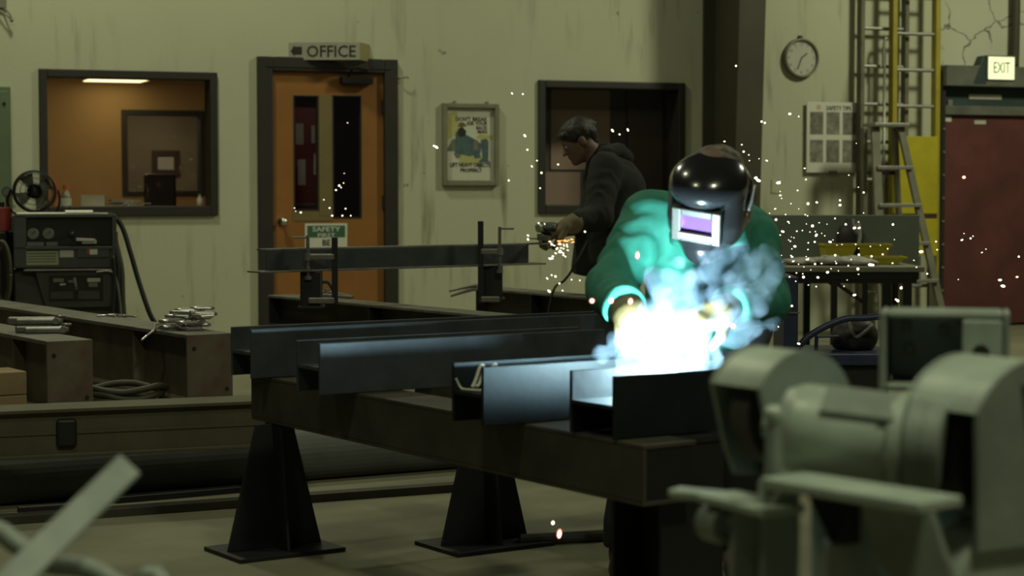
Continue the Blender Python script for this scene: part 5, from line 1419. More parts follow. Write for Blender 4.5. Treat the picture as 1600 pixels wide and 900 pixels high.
MB().cyl(V(A[0], A[1], 0) + ex * (W_ - .045) + ey * -.008 + Z3 * ((zt2 + zb2) / 2 + .0), V(A[0], A[1], 0) + ex * (W_ - .045) + ey * -.002 + Z3 * ((zt2 + zb2) / 2), .014, n=16).build('hole_plug', M['ink'], t)
for u_, z_ in ((.04, .75), (.045, .45), (.10, .7), (.13, .85)):
    m = MB(); fbx(m, u_ - .008, u_ + .008, .100, .109, zb2 + hh * z_ - .01, zb2 + hh * z_ + .01); m.build('terminal', M['frame_grey'], t, bevel=.002)
m = MB(); fbx(m, .07, .13, .03, .09, 0, zb2); m.build('post', M['pale_grey2'], t, bevel=.004)
m = MB(); fbx(m, .0, .20, -.04, .16, 0, .014); m.build('base_plate', M['pale_grey2'], t, bevel=.003)

# left foreground: flat bar leaning on a bent tube stand
P1 = px_s(207, 722, 1200); P2 = px_s(-60, 985, 1330)
d = unit(P2 - P1); tt = P2[2] / -d[2] if d[2] < 0 else 0; 
m = MB(); s = unit(np.cross(d, V(0, 1, 0))); n = np.cross(d, s); L = np.linalg.norm(P2 - P1)
tend = P1[2] / -d[2]
m.box(P1 + d * tend / 2, d, s, n, tend - .01, .038, .008)
tag(m.build('flat_bar', M['pale_grey2'], bevel=.003), 'pale flat bar slanting up, blurred at the left foreground', 'steel bar')
q0 = px_s(-60, 838, 1180)
m = MB(); m.tube([V(q0[0] - .05, q0[1] + .0, 0.0), V(q0[0] - .04, q0[1], q0[2] * .8), px_s(-20, 840, 1185), px_s(25, 850, 1190), px_s(70, 880, 1200), px_s(140, 890, 1210), px_s(200, 925, 1215), px_s(260, 960, 1220), V(px_s(280, 960, 1220)[0] + .02, px_s(280, 960, 1220)[1], 0)], .014, 10)
tag(m.build('bent_tube_rail', M['pale_grey2'], shade=True), 'bent grey tube rail, blurred behind the slanting flat bar', 'rail')

# ================================================================ PEOPLE
def frame_of(f, up=(0, 0, 1), roll=0.0):
    """columns: r (right as seen from the front), f (facing), u (up)"""
    f = unit(f); u = unit(np.asarray(up, float) - f * np.dot(f, up)); r = np.cross(u, f)
    c, s = math.cos(roll), math.sin(roll)
    r2 = r * c - u * s; u2 = r * s + u * c
    return np.stack([r2, f, u2], 1)
def local(fn, c, B):
    c = np.asarray(c, float)
    return lambda p: fn((p - c) @ B)

def hand_fn(W, fd, back, side, curl=1.1, sc=1.0, r=.0125, spread=.0, thumb=(.55, .75, -.5)):
    """gloved hand: W wrist, fd finger direction, back = out of the back of the hand, side = +1 thumb towards fd x back"""
    y = unit(fd); z = unit(np.asarray(back, float) - y * np.dot(y, back)); x = np.cross(y, z) * side
    B = np.stack([x, y, z], 1)
    parts = [rbox((0, .048, 0), (.043, .052, .019), .016)]
    kn = [(.030, .094, .076), (.0105, .100, .084), (-.0105, .097, .078), (-.030, .088, .062)]
    for i, (kx, ky, L) in enumerate(kn):
        p = np.array([kx, ky, .002]); a = curl * .35
        for k, fr in enumerate((.44, .31, .25)):
            q = p + L * fr * np.array([kx * spread * 6, math.cos(a), -math.sin(a)])
            parts.append(rcone(p, q, r * (1 - .08 * k), r * (.95 - .08 * k))); p = q; a += curl * (.62 if k == 0 else .55)
    t = unit(thumb); p = np.array([.036, .028, -.006])
    q = p + t * .042; parts.append(rcone(p, q, r * 1.25, r * 1.1)); t2 = unit(t + np.array([-.5, .25, -.25])); parts.append(rcone(q, q + t2 * .034, r * 1.1, r * .9))
    fine = parts
    core = union(fine[:1], .01)
    def f(p):
        q = (p - W) @ B / sc
        d = core(q)
        for g in fine[1:]: d = smin(d, g(q), .006)
        return d * sc
    return f
def bbox_of(pts, pad):
    P = np.array(pts, float); return P.min(0) - pad, P.max(0) + pad

# ---------------------------------------------------------------- welder in the green jacket
Pw = dict(
    hip=at_y(1095, 478, 5.75), chest=at_y(1100, 385, 5.46), neck=at_y(1108, 335, 5.28), head=at_y(1112, 303, 5.10),
    shR=at_y(1016, 345, 5.36), elR=at_y(953, 453, 5.22), wrR=at_y(976, 481, 5.02),
    shL=at_y(1172, 376, 5.42), elL=at_y(1196, 470, 5.28), wrL=at_y(1136, 482, 5.02))
hip = Pw['hip']
hR, hL = hip + V(-.09, 0, -.03), hip + V(.09, 0, -.03)
kR, kL = V(hip[0] - .17, hip[1] - .12, .46), V(hip[0] + .10, hip[1] - .12, .46)
aR, aL = V(hip[0] - .22, hip[1] + .0, .09), V(hip[0] + .12, hip[1] + .02, .09)
yaw, pitch = math.radians(25), math.radians(27)
fw = V(-math.sin(yaw) * math.cos(pitch), -math.cos(yaw) * math.cos(pitch), -math.sin(pitch))
BH = frame_of(fw, roll=math.radians(10)); hc_ = Pw['head']
def human_head(B, c):
    parts = [ell((0, -.012, .035), (.074, .094, .085)), ell((0, .03, -.03), (.058, .060, .086)), rcone((0, .045, -.085), (0, .066, -.094), .030, .024)]
    fine = [rcone((0, .086, .004), (0, .106, -.030), .008, .0125), rcone((-.03, .082, .024), (.03, .082, .024), .010, .010),
            rcone((-.017, .088, -.056), (.017, .088, -.056), .007, .007), rcone((-.015, .086, -.066), (.015, .086, -.066), .007, .007),
            ell((.031, .076, .006), (.014, .010, .008)), ell((-.031, .076, .006), (.014, .010, .008)), ell((0, .074, -.100), (.020, .018, .016)),
            ell((.077, -.008, -.008), (.010, .021, .032)), ell((-.077, -.008, -.008), (.010, .021, .032))]
    core = union(parts, .03)
    def f(p):
        q = (p - c) @ B; d = core(q)
        for g in fine: d = smin(d, g(q), .008)
        return d
    return f
def human_body(P, legs, head, B, hc, arms):
    hR, kR, aR, hL, kL, aL = legs
    up = unit(P['neck'] - P['hip'])
    parts = [rcone(P['hip'], P['chest'], .125, .135), rcone(P['chest'], P['neck'] - up * .05, .13, .075), rcone(P['shR'], P['shL'], .055, .055),
             rcone(P['neck'] - up * .03, hc + B @ V(0, -.03, -.05), .056, .052)]
    for s in 'RL':
        parts += [rcone(P['sh' + s], P['el' + s], .050, .038), rcone(P['el' + s], P['wr' + s], .038, .027)]
    for h, k, a in ((hR, kR, aR), (hL, kL, aL)):
        parts += [rcone(h, k, .085, .055), rcone(k, a, .054, .036), rcone(a - Z3 * .03, a + V(arms[0], arms[1], -.05), .036, .032)]
    parts.append(rcone(hR, hL, .085, .085))
    b = union(parts, .03)
    def f(p): return smin(b(p), head(p), .02)
    return f
t = thing('person', (hip[0], hip[1], 0), 'person in a green jacket and black welding helmet, bent over the glowing weld', 'person'); WELDER = t
body = human_body(Pw, (hR, kR, aR, hL, kL, aL), human_head(BH, hc_), BH, hc_, (-.02, -.16))
lo, hi = bbox_of(list(Pw.values()) + [aR, aL], .22); lo[2] = -.02
# hands of the body lie inside the gloves
hWR = dict(W=Pw['wrR'], fd=unit(V(.52, -.42, -.74)), back=V(-.4, -.55, .6), side=1)
hWL = dict(W=Pw['wrL'], fd=unit(V(-.75, -.35, -.28)), back=V(.2, -.4, .85), side=-1)
bh1 = hand_fn(**hWR, curl=1.25, r=.0092, sc=.94); bh2 = hand_fn(**hWL, curl=1.1, r=.0092, sc=.94)
sdf_obj('body', lambda p: np.minimum(body(p), np.minimum(bh1(p), bh2(p))), lo, hi, .011, M['skin'], t)
# jacket
def folds(p, a, b, amp, freq, ph=0.0):
    ab = b - a; L = np.linalg.norm(ab); tt = ((p - a) @ ab) / (L * L)
    n = fbm(p, 9)
    return amp * .55 * np.sin(tt * freq * .8 + 4.5 * n + ph) + amp * .7 * n
P = Pw
def jacket(p):
    tor = union([rcone(P['hip'] + Z3 * -.06, P['chest'], .165, .170), rcone(P['chest'], P['neck'] + V(0, .02, -.02), .165, .105), rcone(P['shR'] + V(.01, .02, -.01), P['shL'] + V(-.01, .02, -.005), .088, .086),
                 rcone(P['neck'] + V(0, .0, -.02), hc_ + BH @ V(0, -.05, -.09), .085, .080)], .05)(p)
    d = tor + .005 * fbm(p, 8)
    for s in 'RL':
        A, E, W = P['sh' + s], P['el' + s], P['wr' + s]
        up = rcone(A, E, .080, .064)(p) + folds(p, A, E, .0060, 21, 1.0 if s == 'R' else 2.5)
        W2 = E + (W - E) * .86
        fo = rcone(E, W2, .064, .060)(p) + folds(p, E, W, .0055, 24, .4)
        arm = smin(up, fo, .03)
        d = smin(d, arm, .035)
    return d
hem = hip[2] - .12
def jacket_cut(p):
    d = jacket(p)
    d = np.maximum(d, hem - p[:, 2])
    for s in 'RL':
        E, W = P['el' + s], P['wr' + s]; dd = unit(W - E); W2 = E + (W - E) * .98
        near = np.linalg.norm(p - W2, axis=1) < .14
        d = np.where(near, np.maximum(d, (p - W2) @ dd), d)
    return d
lo, hi = bbox_of([P[k] for k in P], .20); lo[2] = hem - .03
sdf_obj('jacket', jacket_cut, lo, hi, .0085, M['green_jacket'], t)
# collar
cdir = unit(P['neck'] - P['chest'])
def collar(p):
    d = rcone(P['neck'] + V(0, -.02, -.06), P['neck'] + V(0, -.05, .05), .105, .088)(p); d = np.abs(d) - .006
    return np.maximum(np.maximum(d, P['neck'][2] - .085 - p[:, 2]), p[:, 2] - P['neck'][2] - .03)
lo, hi = bbox_of([P['neck']], .2); sdf_obj('collar', collar, lo, hi, .007, M['green_jacket'], t)
def trousers_fn(legs, r0, r1, r2):
    hR, kR, aR, hL, kL, aL = legs
    b = union([rcone(hR, hL, .125, .125)] + [q for h, k, a in ((hR, kR, aR), (hL, kL, aL)) for q in (rcone(h, k, r0, r1), rcone(k, a + Z3 * .01, r1, r2))], .035)
    return lambda p: np.maximum(np.maximum(b(p) + .006 * fbm(p, 9), .07 - p[:, 2]), p[:, 2] - (max(hR[2], hL[2]) - .02))
L_ = (hR, kR, aR, hL, kL, aL); lo, hi = bbox_of(L_, .2)
sdf_obj('trousers', trousers_fn(L_, .105, .085, .075), lo, hi, .012, M['dark_trousers'], t)
def boot(a, d, nm='boot'):
    d = unit(d); f = union([rcone(V(a[0], a[1], .12), V(a[0], a[1], .06), .052, .05), rcone(V(a[0], a[1], .045), V(a[0], a[1], .04) + d * .17, .045, .040), rcone(V(a[0], a[1], .03) - d * .04, V(a[0], a[1], .03) + d * .19, .034, .032)], .03)
    g = lambda p: np.maximum(f(p), .001 - p[:, 2])
    lo, hi = bbox_of([a, a + d * .2], .14); lo[2] = -.02; hi[2] = .2
    return g, lo, hi
for a in (aR, aL):
    g, lo, hi = boot(a, (-.12, -1, 0)); sdf_obj('boot', g, lo, hi, .008, M['boot'], t)
# gloves
for h, cu in ((hWR, 1.25), (hWL, 1.1)):
    f0 = hand_fn(**h, curl=cu, r=.0128, sc=1.04)
    y = unit(h['fd']); W = np.asarray(h['W']); E = P['elR'] if h is hWR else P['elL']; bk_ = unit(W - E)
    cuff = rcone(W + y * .02, W - bk_ * .045, .038, .046)
    f = lambda p, f0=f0, cuff=cuff: smin(f0(p), cuff(p) + .003 * fbm(p, 20), .02)
    lo, hi = bbox_of([W, W + y * .2, W - bk_ * .09], .09)
    sdf_obj('glove', f, lo, hi, .0055, M['glove_tan'], t)
# helmet (all placed in the head's own frame: x right, y facing, z up)
def HL(*a): return hc_ + BH @ V(*a)
def hel(q):
    d = smin(rbox((0, .010, -.022), (.102, .098, .100), .06)(q), rcone((0, .055, -.05), (0, .072, -.118), .085, .054)(q), .035)
    d = smin(d, ell((0, .030, .056), (.102, .120, .062))(q), .012)
    d = np.maximum(d, -rbox((0, .16, -.026), (.068, .034, .050), .01)(q))      # seat of the window
    d = np.maximum(d, -(q[:, 1] + .118))
    return d
lo, hi = hc_ - .26, hc_ + .26
hm = sdf_obj('helmet', local(hel, hc_, BH), lo, hi, .0048, M['helmet'], t)
def hbx(mb, c, hx, hy, hz): return mb.box(HL(*c), BH[:, 0], BH[:, 1], BH[:, 2], 2 * hx, 2 * hy, 2 * hz)
yf = .128; zc_ = -.026
m = MB()
hbx(m, (-.054, yf, zc_), .012, .012, .048); hbx(m, (.054, yf, zc_), .012, .012, .048); hbx(m, (0, yf, zc_ + .038), .042, .012, .010); hbx(m, (0, yf, zc_ - .034), .042, .012, .014)
m.build('window_frame', M['window_frame'], t, bevel=.003)
m = MB(); hbx(m, (0, yf - .002, zc_ + .004), .043, .004, .025); m.build('lens', M['lens'], t)
m = MB(); hbx(m, (0, yf + .013, zc_ - .028), .046, .004, .0075); m.build('frame_ledge', M['strip'], t, bevel=.002)
m = MB(); m.tube([HL(.106, .02, -.02), HL(.110, .0, .005), HL(.108, -.03, .03)], .006, 8); m.build('side_strap', M['grey_clamp'], t, shade=True)
MB().cyl(HL(.098, -.02, .0), HL(.112, -.02, .0), .016, n=16).build('pivot_knob', M['black_metal'], t)
sdf_obj('bandana', local(lambda q: np.maximum(ell((0, -.030, .057), (.078, .085, .062))(q) + .003 * fbm(q, 25), -(q[:, 2] - .02)), hc_, BH), lo, hi, .006, M['bandana'], t)

# welding torch held in the right glove, its tip at the arc
ARC = at_y(1045, 574, 4.80)
gR = Pw['wrR'] + unit(hWR['fd']) * .075 - V(0, 0, .02)
t = thing('welding_torch', gR, 'black welding torch in the tan glove, its tip lost in the glare', 'torch')
m = MB(); dR = unit(V(ARC[0] - gR[0], ARC[1] - gR[1], ARC[2] - gR[2] + .06)); m.cyl(gR - dR * .08, gR + dR * .06, .015, n=12); m.build('handle', M['rubber'], t)
m = MB(); m.tube([gR + dR * .06, gR + dR * .10 + Z3 * .0, (gR + dR * .1 + ARC) / 2 + Z3 * .02, ARC + Z3 * .022], [.010, .007], 8); m.build('neck', M['grey_clamp'], t, shade=True)
m = MB(); m.tube([gR - dR * .08, gR - dR * .16 - Z3 * .06, V(Pw['elR'][0] + .06, Pw['elR'][1] - .10, .66), V(Pw['elR'][0] + .12, Pw['elR'][1] + .35, .30), V(Pw['elR'][0] + .2, Pw['elR'][1] + .7, .02)], .011, 8); m.build('cable', M['rubber'], t, shade=True)
arcl = bpy.data.lights.new('welding_arc_light', 'POINT'); arcl.energy = 140; arcl.color = (.58, .88, 1.0); arcl.shadow_soft_size = .016
lo_ = bpy.data.objects.new('welding_arc_light', arcl); COL.objects.link(lo_); lo_.location = ARC + V(0, 0, .014)
m = MB(); m.ball(ARC + Z3 * .012, (.008, .008, .012), 12, 8); tag(m.build('welding_arc', M['arc'], shade=True), 'white-hot welding arc behind the nearest H section', 'arc')

# smoke over the weld
puffs = [(1020, 558, 4.83, .050), (998, 535, 4.84, .058), (1040, 535, 4.84, .058), (1018, 500, 4.88, .055), (1034, 472, 4.92, .036), (985, 560, 4.8, .044), (1078, 560, 4.82, .046), (1062, 520, 4.86, .04),
         (945, 556, 4.8, .022), (936, 545, 4.8, .016), (958, 530, 4.82, .022), (1108, 545, 4.85, .034), (1138, 525, 4.86, .032), (1150, 494, 4.88, .032), (1122, 502, 4.87, .03), (1180, 514, 4.88, .024), (1207, 506, 4.88, .026),
         (1018, 436, 4.96, .024), (1044, 432, 4.96, .028), (1080, 442, 4.95, .036), (1110, 425, 4.93, .036), (1062, 410, 4.9, .018), (1098, 402, 4.86, .022), (1132, 402, 4.9, .030), (1160, 388, 4.95, .028), (1172, 420, 5.0, .042), (1192, 452, 5.02, .040),
         (1150, 445, 4.97, .040), (1080, 475, 4.93, .036), (1120, 465, 4.93, .034), (1030, 455, 4.95, .022), (1058, 490, 4.92, .034), (1118, 562, 4.83, .026), (1165, 470, 5.0, .038), (1185, 480, 5.0, .034), (1205, 430, 5.02, .036), (1195, 405, 5.02, .034), (1150, 520, 4.87, .036), (1090, 520, 4.87, .036)]
pf = [(at_y(a, b, c - (.13 if a < 1095 else 0)), r) for a, b, c, r in puffs]
def smoke(p):
    d = None
    for c, r in pf:
        e = np.linalg.norm(p - c, axis=1) - r
        d = e if d is None else smin(d, e, .020)
    return d + .012 * fbm(p, 26) + .005 * fbm(p, 70)
lo, hi = bbox_of([c for c, r in pf], .09)
sm = bpy.data.materials.new('smoke'); sm.use_nodes = True
nt = sm.node_tree; nt.nodes.clear(); N = nt.nodes; L = nt.links
out = N.new('ShaderNodeOutputMaterial'); vs = N.new('ShaderNodeVolumeScatter'); L.new(vs.outputs[0], out.inputs['Volume'])
vs.inputs['Color'].default_value = (.60, .80, 1.0, 1); vs.inputs['Anisotropy'].default_value = .15
tc = N.new('ShaderNodeTexCoord'); nz = N.new('ShaderNodeTexNoise'); nz.inputs['Scale'].default_value = 22; nz.inputs['Detail'].default_value = 4
L.new(tc.outputs['Object'], nz.inputs['Vector'])
mr = N.new('ShaderNodeMapRange'); L.new(nz.outputs['Fac'], mr.inputs[0]); mr.inputs[1].default_value = .36; mr.inputs[2].default_value = .68; mr.inputs[3].default_value = .05; mr.inputs[4].default_value = 1.6
so = sdf_obj('welding_smoke', smoke, lo, hi, .0085, sm, None); tag(so, 'bright lumpy smoke rising from the weld in front of the welder', 'smoke', kind='stuff')
vd = N.new('ShaderNodeVectorMath'); vd.operation = 'DISTANCE'; L.new(tc.outputs['Object'], vd.inputs[0]); vd.inputs[1].default_value = tuple(ARC - ORG[so.name])
mr2 = N.new('ShaderNodeMapRange'); mr2.interpolation_type = 'SMOOTHSTEP'; L.new(vd.outputs['Value'], mr2.inputs[0]); mr2.inputs[1].default_value = .04; mr2.inputs[2].default_value = .34; mr2.inputs[3].default_value = 1.3; mr2.inputs[4].default_value = 3.4
mu = N.new('ShaderNodeMath'); mu.operation = 'MULTIPLY'; L.new(mr.outputs[0], mu.inputs[0]); L.new(mr2.outputs[0], mu.inputs[1]); L.new(mu.outputs[0], vs.inputs['Density'])

# ---------------------------------------------------------------- man with the angle grinder
YG = 10.9
Pg = dict(hip=at_y(958, 372, YG), chest=at_y(958, 295, YG), neck=at_y(935, 240, YG), head=at_y(903, 220, YG - .02),
          shL=at_y(946, 262, YG - .17), elL=at_y(934, 338, YG - .32), wrL=at_y(890, 351, YG - .44),
          shR=at_y(944, 262, YG + .17), elR=at_y(930, 335, YG + .10), wrR=at_y(885, 356, YG - .16))
hip = Pg['hip']
hL, hR = hip + V(0, -.09, -.03), hip + V(0, .09, -.03)
kL, kR = V(hip[0] - .03, hip[1] - .08, .47), V(hip[0] + .03, hip[1] + .10, .47)
aL, aR = V(hip[0] - .0, hip[1] - .08, .09), V(hip[0] + .08, hip[1] + .11, .09)
th = math.radians(30)
BG = frame_of(V(-math.cos(th), -.16, -math.sin(th))); hg = Pg['head']
t = thing('person', (hip[0], hip[1], 0), 'person in a dark hooded jacket bending over an angle grinder, side view', 'person')
body = human_body(Pg, (hR, kR, aR, hL, kL, aL), human_head(BG, hg), BG, hg, (-.16, -.02))
hGL = dict(W=Pg['wrL'], fd=unit(V(-.85, .10, -.35)), back=V(-.35, -.35, .85), side=-1)
hGR = dict(W=Pg['wrR'], fd=unit(V(-.85, -.10, -.30)), back=V(-.3, .5, .8), side=1)
bh1 = hand_fn(**hGL, curl=1.0, r=.0092, sc=.94); bh2 = hand_fn(**hGR, curl=1.0, r=.0092, sc=.94)
lo, hi = bbox_of(list(Pg.values()) + [aR, aL], .20); lo[2] = -.02
sdf_obj('body', lambda p: np.minimum(body(p), np.minimum(bh1(p), bh2(p))), lo, hi, .0085, M['skin'], t)
for sx in (-1, 1):
    MB().ball(hg + BG @ V(sx * .031, .081, .004), .0085, 10, 6).build('eye', M['paper_white'], t, shade=True)
    MB().ball(hg + BG @ V(sx * .031, .0875, .001), .004, 8, 5).build('iris', M['ink'], t, shade=True)
def hair(q):
    d = ell((0, -.016, .044), (.084, .104, .087))(q) + .005 * fbm(q * V(1, 1, .5), 34)
    back = rcone((0, -.09, .0), (0, -.075, -.045), .035, .030)(q)
    d = smin(d, back, .03)
    tuft = rcone((0, -.105, .06), (0, -.128, .035), .026, .016)(q) + .004 * fbm(q, 40); d = smin(d, tuft, .012)
    fringe = rcone((-.045, .070, .066), (.045, .070, .066), .018, .018)(q) + .005 * fbm(q, 40); d = smin(d, fringe, .015)
    cut = (.050 - q[:, 2]) - np.clip((.082 - q[:, 1]) * 1.25, 0, .115)
    return np.maximum(d, cut)
sdf_obj('hair', local(hair, hg, BG), hg - .22, hg + .22, .0055, M['hair'], t)
P2_ = Pg
def jk(p):
    P = P2_
    lowc = at_y(947, 412, YG)
    tor = union([rcone(lowc + V(0, -.05, 0), P['chest'] + V(0, -.02, 0), .19, .165), rcone(lowc + V(0, .05, 0), P['chest'] + V(0, .02, 0), .19, .165), rcone(P['chest'] + V(.015, 0, 0), P['neck'] + V(.045, 0, -.04), .160, .100), rcone(P['shR'] + V(.01, 0, -.01), P['shL'] + V(.01, 0, -.01), .085, .085)], .05)(p)
    d = tor + .006 * fbm(p, 7)
    for s in 'RL':
        A, E, W = P['sh' + s], P['el' + s], P['wr' + s]; W2 = E + (W - E) * .80
        arm = smin(rcone(A, E, .092, .082)(p) + folds(p, A, E, .005, 22, 1.3), rcone(E, W2, .080, .060)(p) + folds(p, E, W, .005, 20, .2), .03)
        d = smin(d, arm, .03)
    return d
hemg = at_y(920, 427, YG)[2]
def jk_cut(p):
    d = np.maximum(jk(p), hemg + .02 * np.sin(p[:, 0] * 9) - p[:, 2])
    for s in 'RL':
        E, W = P2_['el' + s], P2_['wr' + s]; dd = unit(W - E); W2 = E + (W - E) * .84
        d = np.where(np.linalg.norm(p - W2, axis=1) < .12, np.maximum(d, (p - W2) @ dd), d)
    return d
lo, hi = bbox_of([P2_[k] for k in P2_ if k != 'head'], .22); lo[2] = hemg - .05
sdf_obj('jacket', jk_cut, lo, hi, .010, M['black_jacket'], t)
nk = Pg['neck']
def hood(p):
    a = union([rcone(nk + V(.03, -.09, -.005), nk + V(.115, -.03, -.0), .040, .050), rcone(nk + V(.03, .09, -.005), nk + V(.115, .03, -.0), .040, .050), rcone(nk + V(.10, 0, .0), nk + V(.150, 0, -.02), .055, .05), rcone(nk + V(-.02, -.075, -.04), nk + V(.03, -.09, 0), .032, .038), rcone(nk + V(-.02, .075, -.04), nk + V(.03, .09, 0), .032, .038)], .03)(p)
    return a + .006 * fbm(p, 16)
sdf_obj('hood', hood, nk - .25, nk + .28, .0085, M['black_jacket'], t)
L_ = (hR, kR, aR, hL, kL, aL); lo, hi = bbox_of(L_, .2)
sdf_obj('trousers', trousers_fn(L_, .105, .085, .075), lo, hi, .013, M['trousers'], t)
for a in (aR, aL):
    g, lo, hi = boot(a, (-1, -.1, 0)); sdf_obj('boot', g, lo, hi, .01, M['boot'], t)
for h, E in ((hGL, Pg['elL']), (hGR, Pg['elR'])):
    f0 = hand_fn(**h, curl=1.3, r=.0135, sc=1.18); y = unit(h['fd']); W = np.asarray(h['W']); bk_ = unit(W - E)
    cuff = rcone(W + y * .02, W - bk_ * .04, .044, .058)
    f = lambda p, f0=f0, cuff=cuff: smin(f0(p), cuff(p) + .004 * fbm(p, 20), .02)
    lo, hi = bbox_of([W, W + y * .2, W - bk_ * .06], .09); sdf_obj('glove', f, lo, hi, .006, M['glove_grey'], t)

# angle grinder in his hands
gA = at_y(836, 357, YG - .48); gB = at_y(890, 357, YG - .40); d = unit(gB - gA)
t = thing('angle_grinder', gA, 'grey angle grinder held over the free end of the channel', 'power tool')
u = unit(np.cross(np.cross(d, Z3), d)); s = np.cross(d, u)
m = MB(); m.lathe(gA + d * .035, d, [(0, 0), (.026, .002), (.034, .02), (.036, .07), (.030, .10), (.026, .17), (.030, .205), (.022, .22), (0, .222)], 20); m.build('tool_body', M['grinder_grey'], t, shade=True)
m = MB(); m.lathe(gA + d * .035 - u * .022, u, [(0, 0), (.022, .001), (.030, .012), (.033, .035), (.026, .055), (0, .060)], 18); m.build('gear_head', M['bright_steel'], t, shade=True)
ds = at_y(843, 374, YG - .48)
m = MB(); m.cyl(ds + Z3 * .030, ds - Z3 * .004, .014, n=12); m.build('spindle', M['steel_top'], t)
m = MB(); m.lathe(ds, Z3, [(0, .0), (.055, .001), (.062, .003), (.062, .006), (0, .006)], 28); m.build('disc', M['disc'], t)
m = MB(); m.lathe(ds + Z3 * .007, Z3, [(.064, -.012), (.068, -.012), (.068, .012), (.02, .016)], 24, V(1, 0, 0), -math.pi * .5, math.pi * .5); m.build('guard', M['grinder_grey'], t)
m = MB(); m.tube([gA + d * .05 + s * .03, gA + d * .05 + s * .09, gA + d * .05 + s * .14], [.014, .017], 10); m.build('side_handle', M['rubber'], t, shade=True)
m = MB(); e = gA + d * .257; m.tube([e, e + V(.06, .0, -.03), at_y(896, 418, YG - .45), at_y(882, 438, YG - .25), at_y(864, 456, YG - .26), V(at_y(850, 470, YG - .27)[0], YG - .3, .3), V(at_y(845, 480, YG - .27)[0], YG - .3, .012)], .007, 7); m.build('power_cord', M['rubber'], t, shade=True)

# ================================================================ SPARKS
r_ = random.Random(11)
def drops(name, lst, m, label, kind='stuff', cat='sparks'):
    mb = MB()
    for px, py, Y, rp, el, ang in lst:
        c = at_y(px, py, Y); r = rp * Y / FOC
        ax = V(math.cos(ang), 0, math.sin(ang)); ay = V(-math.sin(ang), 0, math.cos(ang))
        mb.ball(c, (r * el, r, r), 6, 4, axes=[ax, V(0, 1, 0), ay])
    o = mb.build(name, m); return tag(o, label, cat, kind=kind)
W4 = [(65, 243), (77, 321), (143, 373), (45, 405), (10, 433), (250, 373), (450, 352), (450, 382), (565, 270), (598, 303), (237, 222), (229, 152), (185, 290), (50, 473), (126, 486), (240, 500), (278, 512), (262, 550), (303, 568), (300, 574), (486, 502), (570, 525), (540, 525), (437, 556), (292, 612), (388, 612), (462, 628), (548, 627), (567, 652), (568, 692), (420, 695), (250, 660), (168, 640), (140, 608), (152, 705), (158, 733), (245, 722), (294, 750), (335, 747), (502, 761), (562, 781), (440, 793), (372, 802), (312, 834), (222, 832), (178, 806), (252, 881), (640, 755), (652, 756), (778, 745), (717, 690), (647, 702), (640, 640), (748, 655), (790, 598), (781, 503), (912, 727), (957, 673), (1050, 610), (1057, 661), (995, 811), (928, 770), (835, 892), (1225, 560), (1212, 600), (1266, 590), (1281, 576), (1337, 678), (1362, 657), (1567, 704), (1557, 831), (1189, 847), (1469, 888), (1450, 850), (305, 365), (85, 340), (92, 547), (180, 545), (320, 492), (427, 746), (135, 830), (520, 722)]
ls = [(1200 + x / 4, 225 + y / 4) for x, y in W4]
ls += [(1150, 103), (1162, 237), (1170, 242), (1171, 251), (1159, 226), (1186, 248), (1198, 251), (1181, 278), (1185, 282), (1234, 178), (1248, 182), (1190, 190), (1195, 192), (1132, 221), (1237, 478), (1248, 537), (1335, 461), (1400, 468), (1403, 470), (1568, 505), (1408, 450), (1338, 224)]
sp = []
for x, y in ls:
    big = r_.random() < .55
    sp.append((x, y, r_.uniform(6.2, 7.4), r_.uniform(1.5, 2.3) if big else r_.uniform(.7, 1.3), r_.choice([1, 1, 1.3, 1.7]), r_.uniform(-.4, .4)))
for k in range(46):
    sp.append((1215 + abs(r_.gauss(0, 65)), 385 + r_.gauss(0, 45), r_.uniform(6.2, 7.4), r_.uniform(.6, 1.2), 1, 0))
drops('welding_sparks', sp, M['spark'], 'white sparks flying over the bench right of the welder')
gs = [(824, 234), (831, 260), (872, 257), (825, 368), (825, 374), (957, 204), (968, 210), (981, 203), (800, 146), (817, 147), (820, 212), (839, 251), (855, 435), (862, 430), (868, 432), (874, 443), (893, 437), (906, 438), (914, 362), (879, 454), (858, 455), (678, 228), (682, 230), (795, 282), (844, 294), (846, 270)]
sp = [(x, y, r_.uniform(9.6, 10.1), r_.uniform(1.0, 1.8), r_.choice([1, 1.2, 1.8]), r_.uniform(-1.2, -.3)) for x, y in gs]
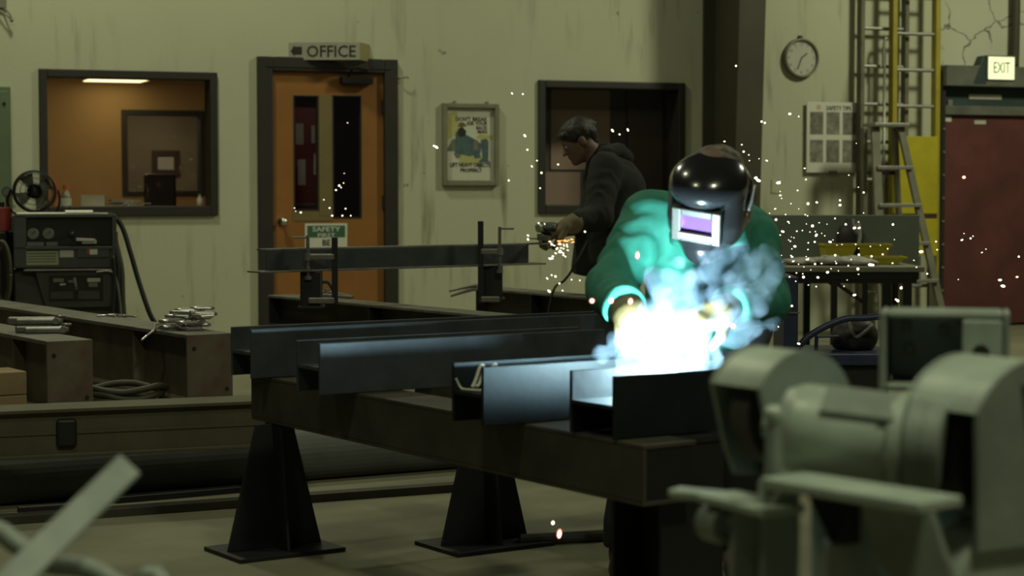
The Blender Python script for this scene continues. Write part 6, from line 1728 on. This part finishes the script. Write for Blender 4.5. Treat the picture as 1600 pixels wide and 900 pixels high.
for x, y in [(538, 271), (533, 293), (525, 297), (537, 286), (548, 337), (519, 337), (535, 337), (506, 312), (460, 325), (462, 330), (470, 332), (543, 192), (515, 325), (540, 326), (530, 290)]:
    sp.append((x, y, r_.uniform(10.6, 11.2), r_.uniform(.6, 1.4), 1.2, .2))
for k in range(26):
    f = r_.random(); sp.append((858 + 34 * f + r_.gauss(0, 3), 378 + 26 * r_.random() ** 1.4 + r_.gauss(0, 2), YG - .5, r_.uniform(.7, 1.3), r_.uniform(1, 2.6), r_.uniform(-.6, .2)))
drops('grinding_sparks', sp, M['spark'], 'pale sparks scattered around the man with the grinder and the door')
sp = [(872 + 24 * r_.random(), 377 + r_.gauss(0, 2.2), YG - .5, r_.uniform(.5, .9), r_.uniform(2, 4), r_.uniform(-.15, .15)) for k in range(16)]
drops('grinder_stream', sp, M['spark_orange'], 'orange spark stream spraying from the grinding disc to the jacket')
for (x, y, Y, rp, el, ang, lab) in ((925, 470, 4.95, 4.2, 1, 0, 'round red spark at the edge of the green sleeve'), (955, 470, 4.95, 4.0, 1.2, 1.4, 'glowing spark on the cuff of the tan glove'), (985, 471, 4.93, 4.0, 1.4, 1.4, 'glowing spark just above the smoke by the tan glove'),
                                    (996, 399, 5.0, 3.2, 2.0, 1.5, 'long upright spark against the green sleeve'), (1145, 509, 4.8, 4.6, 1, 0, 'round red spark in the bluish smoke'), (1232, 463, 5.6, 4.0, 1, 0, 'dull red spark right of the green jacket'),
                                    (874, 834, 5.3, 4.0, 2.0, 1.45, 'long red spark falling above the bar on the floor'), (864, 817, 5.3, 2.6, 1.3, 1.4, 'small pale spark falling beside the long red one'), (1506, 277, 7.0, 2.6, 1.2, 0, 'small red spark in front of the red door')):
    c = at_y(x, y, Y); r = rp * Y / FOC; ax = V(math.cos(ang), 0, math.sin(ang)); ay = V(-math.sin(ang), 0, math.cos(ang))
    t = thing('glowing_spark', c, lab, 'spark', 'large glowing sparks')
    MB().ball(c, (r * el, r, r), 10, 6, axes=[ax, V(0, 1, 0), ay]).build('halo', M['spark_red'] if 'pale' not in lab else M['spark'], t, shade=True)
    MB().ball(c - V(0, r * .75, 0), (r * el * .72, r * .5, r * .72), 8, 5, axes=[ax, V(0, 1, 0), ay]).build('core', M['spark_core'], t, shade=True)
